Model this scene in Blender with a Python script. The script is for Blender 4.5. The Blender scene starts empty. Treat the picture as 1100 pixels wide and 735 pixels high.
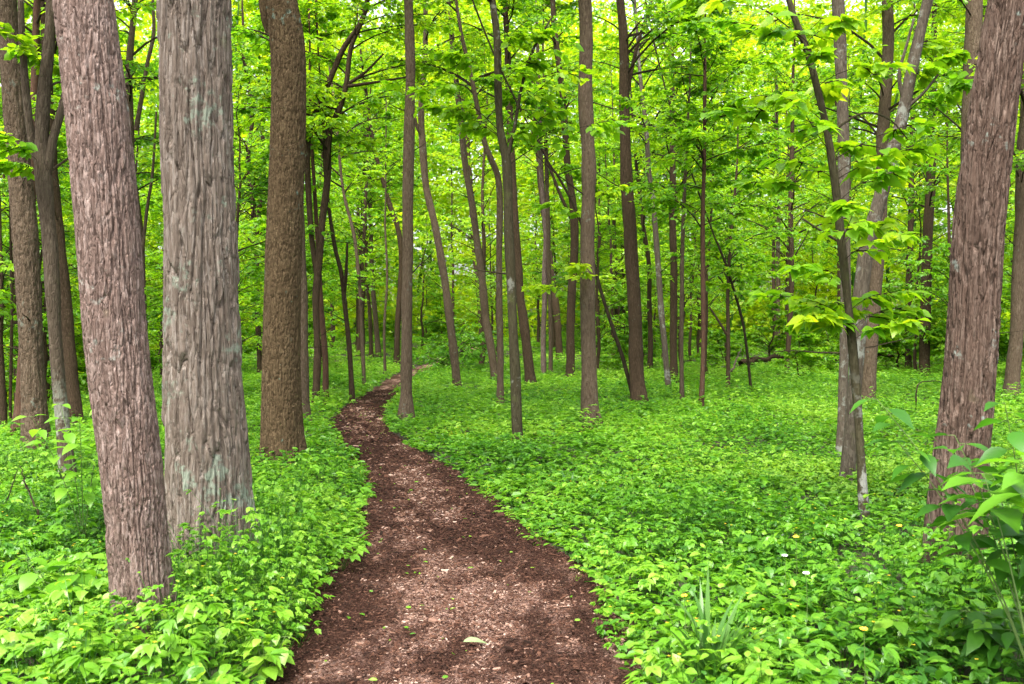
import bpy, math, random
import numpy as np
from math import radians as R

# ------------------------------------------------------------------ camera, sky, sun, exposure
S = bpy.context.scene
C = S.collection
CAMZ, FPX, PITCH = 1.65, 1008.0, math.atan(17.5 / 1008.0)
cam_d = bpy.data.cameras.new('camera')
cam = bpy.data.objects.new('camera', cam_d)
C.objects.link(cam)
cam.location = (0, 0, CAMZ)
cam.rotation_euler = (math.pi / 2 - PITCH, 0, 0)
cam_d.sensor_width = 36.0
cam_d.lens = FPX / 1100.0 * 36.0
cam_d.clip_end = 1000
cam_d.dof.use_dof = True
cam_d.dof.focus_distance = 12.0
cam_d.dof.aperture_fstop = 6.3
S.camera = cam

SUN_EL, SUN_AZ = 62.0, 200.0          # degrees; azimuth measured for the sky node
w = bpy.data.worlds.new('World'); S.world = w; w.use_nodes = True
nt = w.node_tree
sky = nt.nodes.new('ShaderNodeTexSky'); sky.sky_type = 'NISHITA'; sky.sun_disc = False
sky.sun_elevation = R(SUN_EL); sky.sun_rotation = R(SUN_AZ)
sky.air_density = 1.0; sky.dust_density = 6.0; sky.ozone_density = 0.6
bg = nt.nodes['Background']; bg.inputs[1].default_value = 0.15
hs_ = nt.nodes.new('ShaderNodeHueSaturation'); hs_.inputs['Saturation'].default_value = .35   # overcast: nearly white
nt.links.new(sky.outputs[0], hs_.inputs['Color']); nt.links.new(hs_.outputs[0], bg.inputs[0])
sl = bpy.data.lights.new('sun', 'SUN'); sl.energy = 1.4; sl.angle = R(25); sl.color = (1, .95, .86)
sun = bpy.data.objects.new('sun', sl); C.objects.link(sun)
# sun_rotation r: sun stands towards (sin r, cos r)
sun.rotation_euler = (R(90 - SUN_EL), 0, math.pi - R(SUN_AZ))
S.view_settings.view_transform = 'Standard'; S.view_settings.look = 'None'
S.view_settings.exposure = 2.2; S.view_settings.gamma = 1.0
S.render.engine = 'CYCLES'
S.cycles.use_denoising = True
try:
    S.cycles.denoiser = 'OPENIMAGEDENOISE'; S.cycles.denoising_input_passes = 'RGB_ALBEDO_NORMAL'
except Exception: pass
S.cycles.max_bounces = 8; S.cycles.diffuse_bounces = 5; S.cycles.glossy_bounces = 2
S.cycles.transmission_bounces = 6; S.cycles.caustics_reflective = False; S.cycles.caustics_refractive = False
S.cycles.use_adaptive_sampling = False

rng = np.random.default_rng(7)

# ------------------------------------------------------------------ noise
def _h(ix, iy, iz, seed):
    n = (ix.astype(np.int64) * 374761393 + iy.astype(np.int64) * 668265263 + iz.astype(np.int64) * 1440662683 + seed * 362437) & 0xffffffff
    n = ((n ^ (n >> 13)) * 1274126177) & 0xffffffff
    n = ((n ^ (n >> 15)) * 2246822519) & 0xffffffff
    return ((n ^ (n >> 16)) & 0xffffffff) / 4294967296.0
def vn(x, y, z=0.0, seed=0):
    x, y, z = np.broadcast_arrays(np.asarray(x, float), np.asarray(y, float), np.asarray(z, float))
    ix, iy, iz = np.floor(x), np.floor(y), np.floor(z)
    fx, fy, fz = x - ix, y - iy, z - iz
    fx, fy, fz = [f * f * (3 - 2 * f) for f in (fx, fy, fz)]
    r = 0
    for a in (0, 1):
        for b in (0, 1):
            for c in (0, 1):
                r = r + _h(ix + a, iy + b, iz + c, seed) * (fx if a else 1 - fx) * (fy if b else 1 - fy) * (fz if c else 1 - fz)
    return r
def fbm(x, y, z=0.0, o=3, seed=0):
    r, a, t = 0, 1.0, 0
    for k in range(o):
        r = r + a * vn(np.asarray(x) * 2**k, np.asarray(y) * 2**k, np.asarray(z) * 2**k, seed + k); t += a; a *= .5
    return r / t
def worley(x, y, z, seed=0):
    ix, iy, iz = np.floor(x), np.floor(y), np.floor(z)
    f1 = np.full(x.shape, 9.); f2 = np.full(x.shape, 9.); cid = np.zeros(x.shape); dz = np.zeros(x.shape)
    for a in (-1, 0, 1):
        for b in (-1, 0, 1):
            for c in (-1, 0, 1):
                jx, jy, jz = ix + a, iy + b, iz + c
                px = jx + .1 + .8 * _h(jx, jy, jz, seed); py = jy + .1 + .8 * _h(jx, jy, jz, seed + 1); pz = jz + .1 + .8 * _h(jx, jy, jz, seed + 2)
                d = np.sqrt((px - x)**2 + (py - y)**2 + (pz - z)**2)
                n = d < f1
                f2 = np.where(n, f1, np.minimum(f2, d))
                cid = np.where(n, _h(jx, jy, jz, seed + 3), cid); dz = np.where(n, z - pz, dz)
                f1 = np.where(n, d, f1)
    return f1, f2, cid, dz

# ------------------------------------------------------------------ mesh helpers
def make_mesh(name, V, faces, mats, smooth=False, tint=None, midx=None, attrs=None):
    """faces: list of (n,k) index arrays"""
    me = bpy.data.meshes.new(name)
    V = np.asarray(V, np.float32)
    me.vertices.add(len(V)); me.vertices.foreach_set('co', V.ravel())
    loops = np.concatenate([f.ravel() for f in faces]).astype(np.int32)
    tot = np.concatenate([np.full(len(f), f.shape[1]) for f in faces]).astype(np.int32)
    st = np.concatenate([[0], np.cumsum(tot)[:-1]]).astype(np.int32)
    me.loops.add(len(loops)); me.loops.foreach_set('vertex_index', loops)
    me.polygons.add(len(tot)); me.polygons.foreach_set('loop_start', st)
    try: me.polygons.foreach_set('loop_total', tot)
    except Exception: pass
    for m in (mats if isinstance(mats, (list, tuple)) else [mats]): me.materials.append(m)
    if midx is not None: me.polygons.foreach_set('material_index', np.asarray(midx, np.int32))
    me.polygons.foreach_set('use_smooth', np.full(len(tot), bool(smooth)))
    if tint is not None:
        a = me.attributes.new('tint', 'FLOAT', 'FACE'); a.data.foreach_set('value', np.asarray(tint, np.float32))
    for k, v in (attrs or {}).items():
        a = me.attributes.new(k, 'FLOAT', 'POINT'); a.data.foreach_set('value', np.asarray(v, np.float32))
    me.update(calc_edges=True)
    return me
def link(name, me, parent=None, loc=None):
    o = bpy.data.objects.new(name, me); C.objects.link(o)
    if parent is not None: o.parent = parent
    if loc is not None: o.location = loc
    return o
def tag(o, label=None, cat=None, group=None, kind=None):
    if label: o['label'] = label
    if cat: o['category'] = cat
    if group: o['group'] = group
    if kind: o['kind'] = kind
    return o
def empty(name, loc):
    o = bpy.data.objects.new(name, None); C.objects.link(o); o.location = loc; o.empty_display_size = .2
    return o
def nrm(v): return v / np.maximum(np.linalg.norm(v, axis=-1, keepdims=True), 1e-9)

class Buf:
    """gathers vertices and faces for ONE mesh"""
    def __init__(s): s.V = []; s.F = {}; s.n = 0; s.T = {}
    def add(s, V, F, tint=0.0):
        k = F.shape[1]
        s.V.append(V); s.F.setdefault(k, []).append(F + s.n); s.n += len(V)
        s.T.setdefault(k, []).append(np.broadcast_to(np.asarray(tint, float), (len(F),)))
    def mesh(s, name, mats, smooth=False, midx=None):
        ks = sorted(s.F)
        return make_mesh(name, np.concatenate(s.V), [np.concatenate(s.F[k]) for k in ks], mats, smooth,
                         np.concatenate([np.concatenate(s.T[k]) for k in ks]))

def tubes(P, rad, seg, cap=False):
    """P (B,k,3) rad (B,k) -> verts, quads"""
    P = np.asarray(P, float); rad = np.asarray(rad, float)
    B, k, _ = P.shape
    T = nrm(np.gradient(P, axis=1))
    ref = np.where(np.abs(nrm(P[:, -1] - P[:, 0])[:, None, 2:3]) > .7, np.array([0, 1., 0]), np.array([0, 0, 1.]))
    N = nrm(np.cross(ref, T)); M = np.cross(T, N)
    th = np.linspace(0, 2 * np.pi, seg, endpoint=False)
    V = P[:, :, None] + rad[:, :, None, None] * (np.cos(th)[:, None] * N[:, :, None] + np.sin(th)[:, None] * M[:, :, None])
    idx = np.arange(B * k * seg).reshape(B, k, seg)
    a = idx[:, :-1]; b = idx[:, 1:]
    F = np.stack([a, np.roll(a, -1, 2), np.roll(b, -1, 2), b], -1).reshape(-1, 4)
    return V.reshape(-1, 3), F

# leaf templates: (a along, b across, c normal), quads
def leaf_tpl(kind):
    if kind == 'four':
        v = [(0, 0, 0), (.42, .5, .07), (1, 0, -.06), (.42, -.5, .07)]
        f = [(0, 2, 1), (0, 3, 2)]
    elif kind == 'six':
        v = [(0, 0, 0), (.28, .46, .05), (.68, .42, .03), (1, 0, -.1), (.68, -.42, .03), (.28, -.46, .05)]
        f = [(0, 3, 2, 1), (0, 5, 4, 3)]
    else:
        if kind == 'oval':   prof = [(0, 0), (.14, .34), (.36, .5), (.62, .44), (.84, .22), (1, 0)]
        elif kind == 'long': prof = [(0, 0), (.16, .3), (.38, .5), (.62, .43), (.86, .18), (1.04, 0)]
        elif kind == 'wide': prof = [(0, 0), (.2, .18), (.45, .37), (.68, .52), (.88, .36), (1, 0)]
        elif kind == 'tooth': prof = [(0, 0), (.2, .4), (.34, .34), (.52, .52), (.7, .3), (1, 0)]
        v, f, n = [], [], len(prof)
        for a, b in prof:
            c = -.34 * a * a + .06 * a
            v.append((a, 0, c))
            if b > 0: v += [(a - .02, b, c + .14 * b), (a - .02, -b, c + .14 * b)]
        # indices: 0; then triples (mid, +, -); last tip
        m = [0] + [1 + 3 * k for k in range(n - 2)] + [1 + 3 * (n - 2)]
        for k in range(n - 1):
            a, b = m[k], m[k + 1]
            if k == 0:   f += [(a, b, b + 1, b + 1), (a, b + 2, b, b)]
            elif k == n - 2: f += [(a, b, a + 1, a + 1), (a, a + 2, b, b)]
            else: f += [(a, b, b + 1, a + 1), (a, a + 2, b + 2, b)]
        v = np.array(v, float)
        tri = np.array([x[:3] for x in f if x[2] == x[3]]); quad = np.array([x for x in f if x[2] != x[3]])
        return v, [tri, quad]
    return np.array(v, float), [np.array(f)]
TPL = {k: leaf_tpl(k) for k in ('four', 'six', 'oval', 'long', 'wide', 'tooth')}
def leaves(buf, kind, P, A, N, size, width, tint):
    """adds len(P) leaves"""
    P = np.asarray(P, float).reshape(-1, 3); n = len(P)
    if n == 0: return
    A = nrm(np.asarray(A, float).reshape(-1, 3)); N = np.asarray(N, float).reshape(-1, 3)
    B = nrm(np.cross(N, A)); N = np.cross(A, B)
    size = np.broadcast_to(size, (n,)).reshape(n, 1, 1); width = np.broadcast_to(width, (n,)).reshape(n, 1, 1)
    tint = np.broadcast_to(tint, (n,))
    tv, tf = TPL[kind]
    V = P[:, None] + size * (tv[None, :, 0:1] * A[:, None] + width * tv[None, :, 1:2] * B[:, None] + tv[None, :, 2:3] * N[:, None])
    m = len(tv); off = (np.arange(n) * m)
    first = True
    for f in tf:
        F = (off[:, None, None] + f[None]).reshape(-1, f.shape[1])
        buf.add(V.reshape(-1, 3) if first else np.zeros((0, 3)), F if first else F - len(V) * m, np.repeat(tint, len(f)))
        first = False

# ------------------------------------------------------------------ terrain
def sp(x, k=1.0): return np.log1p(np.exp(np.clip(np.asarray(x, float) / k, -40, 40))) * k
def terr(x, y):
    x = np.asarray(x, float); y = np.asarray(y, float)
    z = .032 * sp(y - 41, 3) + .02 * sp(y - 66, 5)
    crest = -7.6 - .16 * (y - 15)
    z = z - np.minimum(.24 * sp(crest - x, .8), 5.0) * np.clip((y - 6) / 8, 0, 1)
    z = z + .10 * (vn(x * .25, y * .25, 0, 3) - .5) + .04 * (vn(x * .9, y * .9, 0, 5) - .5)
    return z
_cp, _sp = math.cos(PITCH), math.sin(PITCH)
def ray(px, py):
    x = (px - 550) / FPX; v = (py - 367.5) / FPX
    d = np.array([x, _cp - v * _sp, -_sp - v * _cp])
    return d / d[1]
def ground_at(px, py, h=.2):
    d = ray(px, py); ys = np.arange(2.2, 140, .02)
    g = CAMZ + d[2] * ys - terr(d[0] * ys, ys) - h
    k = np.argmax(g < 0) if (g < 0).any() else len(ys) - 1
    return ys[k]
def at(px, py, Y):
    d = ray(px, py); return np.array([d[0] * Y, Y, CAMZ + d[2] * Y])
def project(p):
    v = np.asarray(p, float) - np.array([0, 0, CAMZ])
    f = v[..., 1] * _cp - v[..., 2] * _sp; u = v[..., 1] * _sp + v[..., 2] * _cp
    return 550 + FPX * v[..., 0] / f, 367.5 - FPX * u / f

# path edges: (pixel row, left, right)
PE = [(735, 300, 662), (700, 325, 656), (650, 352, 640), (615, 372, 612), (585, 390, 577), (560, 398, 549), (530, 403, 516),
      (510, 398, 492), (490, 384, 455), (475, 368, 430), (462, 361, 414), (450, 362, 410), (440, 371, 413), (430, 384, 421), (420, 398, 428),
      (410, 413, 440), (403, 424, 449), (397, 440, 460), (391, 458, 478), (384, 478, 499), (376, 500, 518), (368, 516, 530), (363, 524, 536)]
_pe = []
for py, a, b in PE:
    Y = ground_at((a + b) / 2, py, 0.02); _pe.append((Y, (a - 550) / FPX * Y, (b - 550) / FPX * Y))
_pe = np.array(_pe)
_ord = np.argsort(_pe[:, 0]); _pe = _pe[_ord]
_pe = np.vstack([[-6, -.75, .75], [0, -.85, .65], _pe, [_pe[-1, 0] + 8, _pe[-1, 1] + 1.6, _pe[-1, 2] + 1.6]])
def path_edges(y):
    return np.interp(y, _pe[:, 0], _pe[:, 1]), np.interp(y, _pe[:, 0], _pe[:, 2])
def path_dist(x, y):
    """distance outside the path, negative inside (across the path)"""
    l, r = path_edges(y)
    slope = np.clip(np.abs(np.interp(y + .5, _pe[:, 0], _pe[:, 1]) - np.interp(y - .5, _pe[:, 0], _pe[:, 1])), 0, 3)
    return np.maximum(l - x, x - r) / np.sqrt(1 + slope**2)
def wear(x, y):
    l, r = path_edges(y); c = (x - (l + r) / 2) / np.maximum(r - l, .2)
    n = .45 * fbm(x * 2.1, y * 1.1, 0, 3, 31) + .55 * fbm(x * 7.5, y * 4.2, 0, 4, 35)
    return np.clip((n - .545 + .13 * np.exp(-((c + .03) / .26)**2)) * 6.5, 0, 1)

# ------------------------------------------------------------------ materials
def mat(name):
    m = bpy.data.materials.new(name); m.use_nodes = True
    t = m.node_tree; b = t.nodes['Principled BSDF']; return m, t, b
def nd(t, typ, **kw):
    n = t.nodes.new(typ)
    for k, v in kw.items(): setattr(n, k, v)
    return n
def ramp(t, stops, src=None):
    r = nd(t, 'ShaderNodeValToRGB'); e = r.color_ramp.elements
    while len(e) < len(stops): e.new(.5)
    for k, (p, c) in enumerate(stops): e[k].position = p; e[k].color = (*c, 1) if len(c) == 3 else c
    if src is not None: t.links.new(src, r.inputs[0])
    return r
def mixc(t, fac, a, b, mode='MIX'):
    n = nd(t, 'ShaderNodeMix', data_type='RGBA', blend_type=mode)
    for s, v in ((n.inputs['Factor'], fac), (n.inputs['A'], a), (n.inputs['B'], b)):
        pass
    ins = [n.inputs[0], n.inputs[6], n.inputs[7]]
    for s, v in zip(ins, (fac, a, b)):
        if hasattr(v, 'node'): t.links.new(v, s)
        elif isinstance(v, (int, float)): s.default_value = v
        else: s.default_value = (*v, 1)
    return n.outputs[2]
def noise(t, vec, scale, detail=4, rough=.55):
    n = nd(t, 'ShaderNodeTexNoise'); n.inputs['Scale'].default_value = scale; n.inputs['Detail'].default_value = detail
    n.inputs['Roughness'].default_value = rough
    t.links.new(vec, n.inputs['Vector']); return n.outputs['Fac']
def mapped(t, scale):
    g = nd(t, 'ShaderNodeNewGeometry'); mp = nd(t, 'ShaderNodeMapping'); mp.inputs['Scale'].default_value = scale
    t.links.new(g.outputs['Position'], mp.inputs['Vector']); return mp.outputs['Vector']

def bark(name, dark, mid, pale, lichen=.0, lichen_col=(.36, .42, .36), moss=0., bump=.6, grain=40, stretch=.16, dist=.012, below=0, cell=40, cst=.2):
    m, t, b = mat(name)
    v = mapped(t, (1, 1, stretch)); v1 = mapped(t, (1, 1, 1))
    f = noise(t, v, grain, 5, .65)
    col = ramp(t, [(.30, dark), (.5, mid), (.70, pale)], f).outputs[0]
    # separate flakes, each with its own tone, crisp edges
    wn = nd(t, 'ShaderNodeTexNoise'); wn.inputs['Scale'].default_value = 22; wn.inputs['Detail'].default_value = 3; t.links.new(mapped(t, (1, 1, .5)), wn.inputs['Vector'])
    vm = nd(t, 'ShaderNodeVectorMath', operation='MULTIPLY_ADD'); t.links.new(wn.outputs['Color'], vm.inputs[0]); vm.inputs[1].default_value = (.03, .03, .03); t.links.new(mapped(t, (1, 1, cst)), vm.inputs[2])
    vo = nd(t, 'ShaderNodeTexVoronoi', feature='F1'); vo.inputs['Scale'].default_value = cell * 1.9; t.links.new(vm.outputs[0], vo.inputs['Vector'])
    sc_ = nd(t, 'ShaderNodeSeparateColor'); t.links.new(vo.outputs['Color'], sc_.inputs[0])
    flake = ramp(t, [(.0, dark), (.30, mid), (.62, mid), (.95, pale)], sc_.outputs[0]).outputs[0]
    col = mixc(t, .5, col, flake)
    ve = nd(t, 'ShaderNodeTexVoronoi', feature='DISTANCE_TO_EDGE'); ve.inputs['Scale'].default_value = cell; t.links.new(vm.outputs[0], ve.inputs['Vector'])
    edge = ramp(t, [(0, (0, 0, 0)), (.16, (1, 1, 1))], ve.outputs['Distance']).outputs[0]
    big = noise(t, mapped(t, (1, 1, .45)), 3.0, 3)
    col = mixc(t, ramp(t, [(.35, (0, 0, 0)), (.7, (1, 1, 1))], big).outputs[0], col, mixc(t, .5, col, mid), 'MIX')
    if moss > 0:
        k = noise(t, v1, 2.2, 4, .6)
        col = mixc(t, ramp(t, [(.72 - moss * .3, (0, 0, 0)), (.86 - moss * .3, (.65, .65, .65))], k).outputs[0], col, (.075, .085, .028))
    if lichen > 0:
        k = noise(t, v1, 15, 5, .62); k2 = noise(t, v1, 2.6, 2)
        a = nd(t, 'ShaderNodeMath', operation='MULTIPLY'); t.links.new(k, a.inputs[0]); t.links.new(k2, a.inputs[1])
        hi = .46 - .2 * lichen                                # patch threshold
        fac = ramp(t, [(hi - .05, (0, 0, 0)), (hi + .02, (.8, .8, .8))], a.outputs[0]).outputs[0]
        if below:                                            # lichen grows only on the lower stem
            g = nd(t, 'ShaderNodeNewGeometry'); sx = nd(t, 'ShaderNodeSeparateXYZ'); t.links.new(g.outputs['Position'], sx.inputs[0])
            lt = nd(t, 'ShaderNodeMapRange'); t.links.new(sx.outputs['Z'], lt.inputs[0]); lt.inputs[1].default_value = below; lt.inputs[2].default_value = below - .7
            ml = nd(t, 'ShaderNodeMath', operation='MULTIPLY'); t.links.new(fac, ml.inputs[0]); t.links.new(lt.outputs[0], ml.inputs[1]); fac = ml.outputs[0]
        col = mixc(t, fac, col, lichen_col)
    t.links.new(col, b.inputs['Base Color'])
    b.inputs['Roughness'].default_value = .92; b.inputs['Specular IOR Level'].default_value = .07
    bp = nd(t, 'ShaderNodeBump'); bp.inputs['Strength'].default_value = bump; bp.inputs['Distance'].default_value = dist
    hm = nd(t, 'ShaderNodeMath', operation='MULTIPLY_ADD'); t.links.new(edge, hm.inputs[0]); hm.inputs[1].default_value = .8; t.links.new(f, hm.inputs[2])
    t.links.new(hm.outputs[0], bp.inputs['Height']); t.links.new(bp.outputs[0], b.inputs['Normal'])
    return m
BARK = {
 'pink':  bark('bark_pinkish_grey', (.042, .027, .021), (.132, .091, .076), (.30, .235, .21), .22, (.24, .26, .23), .12, .8, 95, .07, .008, 0, 42, .22),
 'shag':  bark('bark_shaggy', (.044, .032, .024), (.130, .102, .082), (.28, .245, .215), .50, (.19, .225, .175), .30, .8, 85, .06, .008, 0, 30, .14),
 'brown': bark('bark_brown', (.020, .012, .006), (.068, .046, .025), (.15, .108, .062), .26, (.10, .145, .115), .25, .9, 90, .12, .007, 0, 46, .11),
 'grey':  bark('bark_grey_brown', (.028, .018, .012), (.082, .059, .039), (.155, .12, .088), .2, (.14, .155, .125), .15, .9, 60, .15, .01, 0, 42, .25),
 'dark':  bark('bark_dark_brown', (.015, .010, .006), (.046, .031, .019), (.09, .062, .041), .1, (.11, .13, .10), .15, .9, 55, .15, .01, 0, 42, .25),
 'lichen': bark('bark_lichened', (.026, .019, .013), (.072, .058, .043), (.14, .12, .093), .66, (.20, .21, .18), .2, .7, 60, .25, .006),
 'ringed': bark('bark_ringed', (.014, .012, .006), (.042, .036, .02), (.075, .068, .04), .78, (.23, .235, .21), .4, .6, 60, .3, .006, 1.35),
 'footed': bark('bark_lichened_foot', (.022, .015, .010), (.062, .047, .033), (.115, .092, .068), .95, (.24, .26, .21), .25, .8, 60, .2, .008, 1.25),
 'purple': bark('bark_furrowed', (.022, .014, .010), (.070, .046, .035), (.18, .135, .11), .32, (.17, .21, .185), .10, .9, 85, .07, .008, 0, 32, .12),
 'red':   bark('bark_reddish', (.02, .012, .008), (.065, .036, .024), (.11, .066, .045), .1, (.14, .14, .115), .1, .7, 60, .2, .008),
 'green': bark('bark_mossy', (.013, .011, .006), (.04, .034, .019), (.07, .064, .038), .38, (.17, .17, .145), .5, .7, 60, .25, .006),
 'twig':  bark('bark_twig', (.010, .007, .005), (.022, .017, .010), (.045, .034, .022), 0, (.3, .3, .3), .2, .4, 40, .3, .004),
}
def leaf_mat(name, stops, trans_mul, trans_mix=.45, rough=.42, spec=.35, jitter=.12):
    m, t, b = mat(name)
    at_ = nd(t, 'ShaderNodeAttribute', attribute_name='tint')
    oi = nd(t, 'ShaderNodeObjectInfo')
    a = nd(t, 'ShaderNodeMath', operation='MULTIPLY_ADD'); a.inputs[1].default_value = jitter * 2; a.inputs[2].default_value = -jitter
    t.links.new(oi.outputs['Random'], a.inputs[0])
    s = nd(t, 'ShaderNodeMath', operation='ADD'); t.links.new(at_.outputs['Fac'], s.inputs[0]); t.links.new(a.outputs[0], s.inputs[1])
    r = ramp(t, stops, s.outputs[0])
    t.links.new(r.outputs[0], b.inputs['Base Color'])
    b.inputs['Roughness'].default_value = rough; b.inputs['Specular IOR Level'].default_value = spec
    tr = nd(t, 'ShaderNodeBsdfTranslucent')
    t.links.new(mixc(t, 1.0, r.outputs[0], trans_mul, 'MULTIPLY'), tr.inputs['Color'])
    mx = nd(t, 'ShaderNodeMixShader'); mx.inputs[0].default_value = trans_mix
    t.links.new(b.outputs[0], mx.inputs[1]); t.links.new(tr.outputs[0], mx.inputs[2])
    t.links.new(mx.outputs[0], t.nodes['Material Output'].inputs['Surface'])
    return m
TREE_LEAF = leaf_mat('tree_leaf', [(0, (.022, .095, .008)), (.35, (.080, .235, .008)), (.7, (.185, .360, .010)), (1, (.32, .44, .014))], (1.85, 1.65, .8), .55, .4, .45)
COVER_LEAF = leaf_mat('undergrowth_leaf', [(0, (.012, .056, .007)), (.3, (.042, .150, .010)), (.65, (.116, .278, .015)), (.93, (.225, .39, .04)), (.97, (.5, .36, .02)), (1, (.55, .4, .03))], (1.8, 1.7, 1.0), .42, .38, .4, 0)
GRASS = leaf_mat('grass_blade', [(0, (.02, .09, .015)), (1, (.09, .2, .03))], (1.6, 1.5, 1.1), .35, .4, .4, 0)
m, t, b = mat('forest_soil'); SOIL = m
v = mapped(t, (1, 1, 1))
t.links.new(ramp(t, [(.3, (.018, .013, .009)), (.5, (.04, .03, .018)), (.65, (.035, .055, .014)), (.8, (.06, .045, .025))], noise(t, v, 7, 6, .7)).outputs[0], b.inputs['Base Color'])
b.inputs['Roughness'].default_value = .95
bp = nd(t, 'ShaderNodeBump'); bp.inputs['Distance'].default_value = .03; t.links.new(noise(t, v, 25, 5), bp.inputs['Height']); t.links.new(bp.outputs[0], b.inputs['Normal'])
m, t, b = mat('mulch_path'); MULCH = m
v = mapped(t, (1, 1, 1)); v2 = mapped(t, (1, .6, 1))
wa = nd(t, 'ShaderNodeAttribute', attribute_name='wear')
fine = noise(t, v2, 85, 6, .75)
dk = ramp(t, [(.36, (.009, .004, .0025)), (.5, (.040, .0185, .0130)), (.64, (.10, .050, .036)), (.78, (.18, .092, .065))], fine).outputs[0]
pl = ramp(t, [(.34, (.06, .031, .024)), (.5, (.185, .108, .085)), (.66, (.35, .24, .20))], fine).outputs[0]
t.links.new(mixc(t, wa.outputs['Fac'], dk, pl), b.inputs['Base Color'])
b.inputs['Roughness'].default_value = .95; b.inputs['Specular IOR Level'].default_value = .08
bp = nd(t, 'ShaderNodeBump'); bp.inputs['Distance'].default_value = .02; bp.inputs['Strength'].default_value = .9
t.links.new(fine, bp.inputs['Height']); t.links.new(bp.outputs[0], b.inputs['Normal'])
m, t, b = mat('wood_chip'); CHIP = m
at_ = nd(t, 'ShaderNodeAttribute', attribute_name='tint')
t.links.new(ramp(t, [(0, (.009, .004, .0025)), (.35, (.036, .0155, .0098)), (.6, (.090, .043, .027)), (.85, (.23, .145, .11)), (1, (.36, .26, .21))], at_.outputs['Fac']).outputs[0], b.inputs['Base Color'])
b.inputs['Roughness'].default_value = .85; b.inputs['Specular IOR Level'].default_value = .12
def plain(name, col, rough=.6):
    m, t, b = mat(name)
    t.links.new(ramp(t, [(.3, tuple(c * .75 for c in col)), (.7, col)], noise(t, mapped(t, (1, 1, 1)), 60, 3)).outputs[0], b.inputs['Base Color'])
    b.inputs['Roughness'].default_value = rough; return m
PETAL = plain('yellow_petal', (.75, .42, .02)); WHITE = plain('white_petal', (.75, .75, .7))
STEM = plain('green_stem', (.09, .15, .03)); FALLEN = plain('pale_leaf_underside', (.17, .225, .10)); PALE = plain('pale_lichen', (.5, .53, .52))

# ------------------------------------------------------------------ ground, path
def graded(lo, hi, near, fine, coarse):
    out, p = [lo], lo
    while p < hi:
        p += fine + (coarse - fine) * min(1, max(0, (abs(p) - near)) / 60.0); out.append(p)
    return np.array(out)
gx = graded(-170, 170, 8, .3, 9); gy = graded(-30, 260, 25, .35, 9)
GX, GY = np.meshgrid(gx, gy, indexing='ij'); GZ = terr(GX, GY) - .035
idx = np.arange(GX.size).reshape(GX.shape)
F = np.stack([idx[:-1, :-1], idx[1:, :-1], idx[1:, 1:], idx[:-1, 1:]], -1).reshape(-1, 4)
tag(link('ground', make_mesh('ground', np.stack([GX, GY, GZ], -1).reshape(-1, 3), [F], SOIL, True)), kind='structure')
ys = np.concatenate([np.arange(-5, 2.5, .1), np.arange(2.5, 9, .02), np.arange(9, 20, .05), np.arange(20, _pe[-1, 0], .15)])
us = np.linspace(-.12, 1.12, 90)
l, r = path_edges(ys)
k = np.ones(9) / 9
l = np.convolve(np.pad(l, 4, 'edge'), k, 'valid'); r = np.convolve(np.pad(r, 4, 'edge'), k, 'valid')
PX = l[:, None] + (r - l)[:, None] * us[None]; PY = np.repeat(ys[:, None], len(us), 1)
PZ = terr(PX, PY) - .012 + .02 * (1 - (2 * us[None] - 1)**2) + .03 * (fbm(PX * 5, PY * 5, 0, 4, 9) - .5) + .012 * (vn(PX * 40, PY * 40, 0, 10) - .5)
idx = np.arange(PX.size).reshape(PX.shape)
F = np.stack([idx[:-1, :-1], idx[:-1, 1:], idx[1:, 1:], idx[1:, :-1]], -1).reshape(-1, 4)
tag(link('path', make_mesh('path', np.stack([PX, PY, PZ], -1).reshape(-1, 3), [F], MULCH, True, attrs={'wear': wear(PX, PY).ravel()})), kind='structure')
def path_z(x, y): return terr(x, y) + .006

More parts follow.
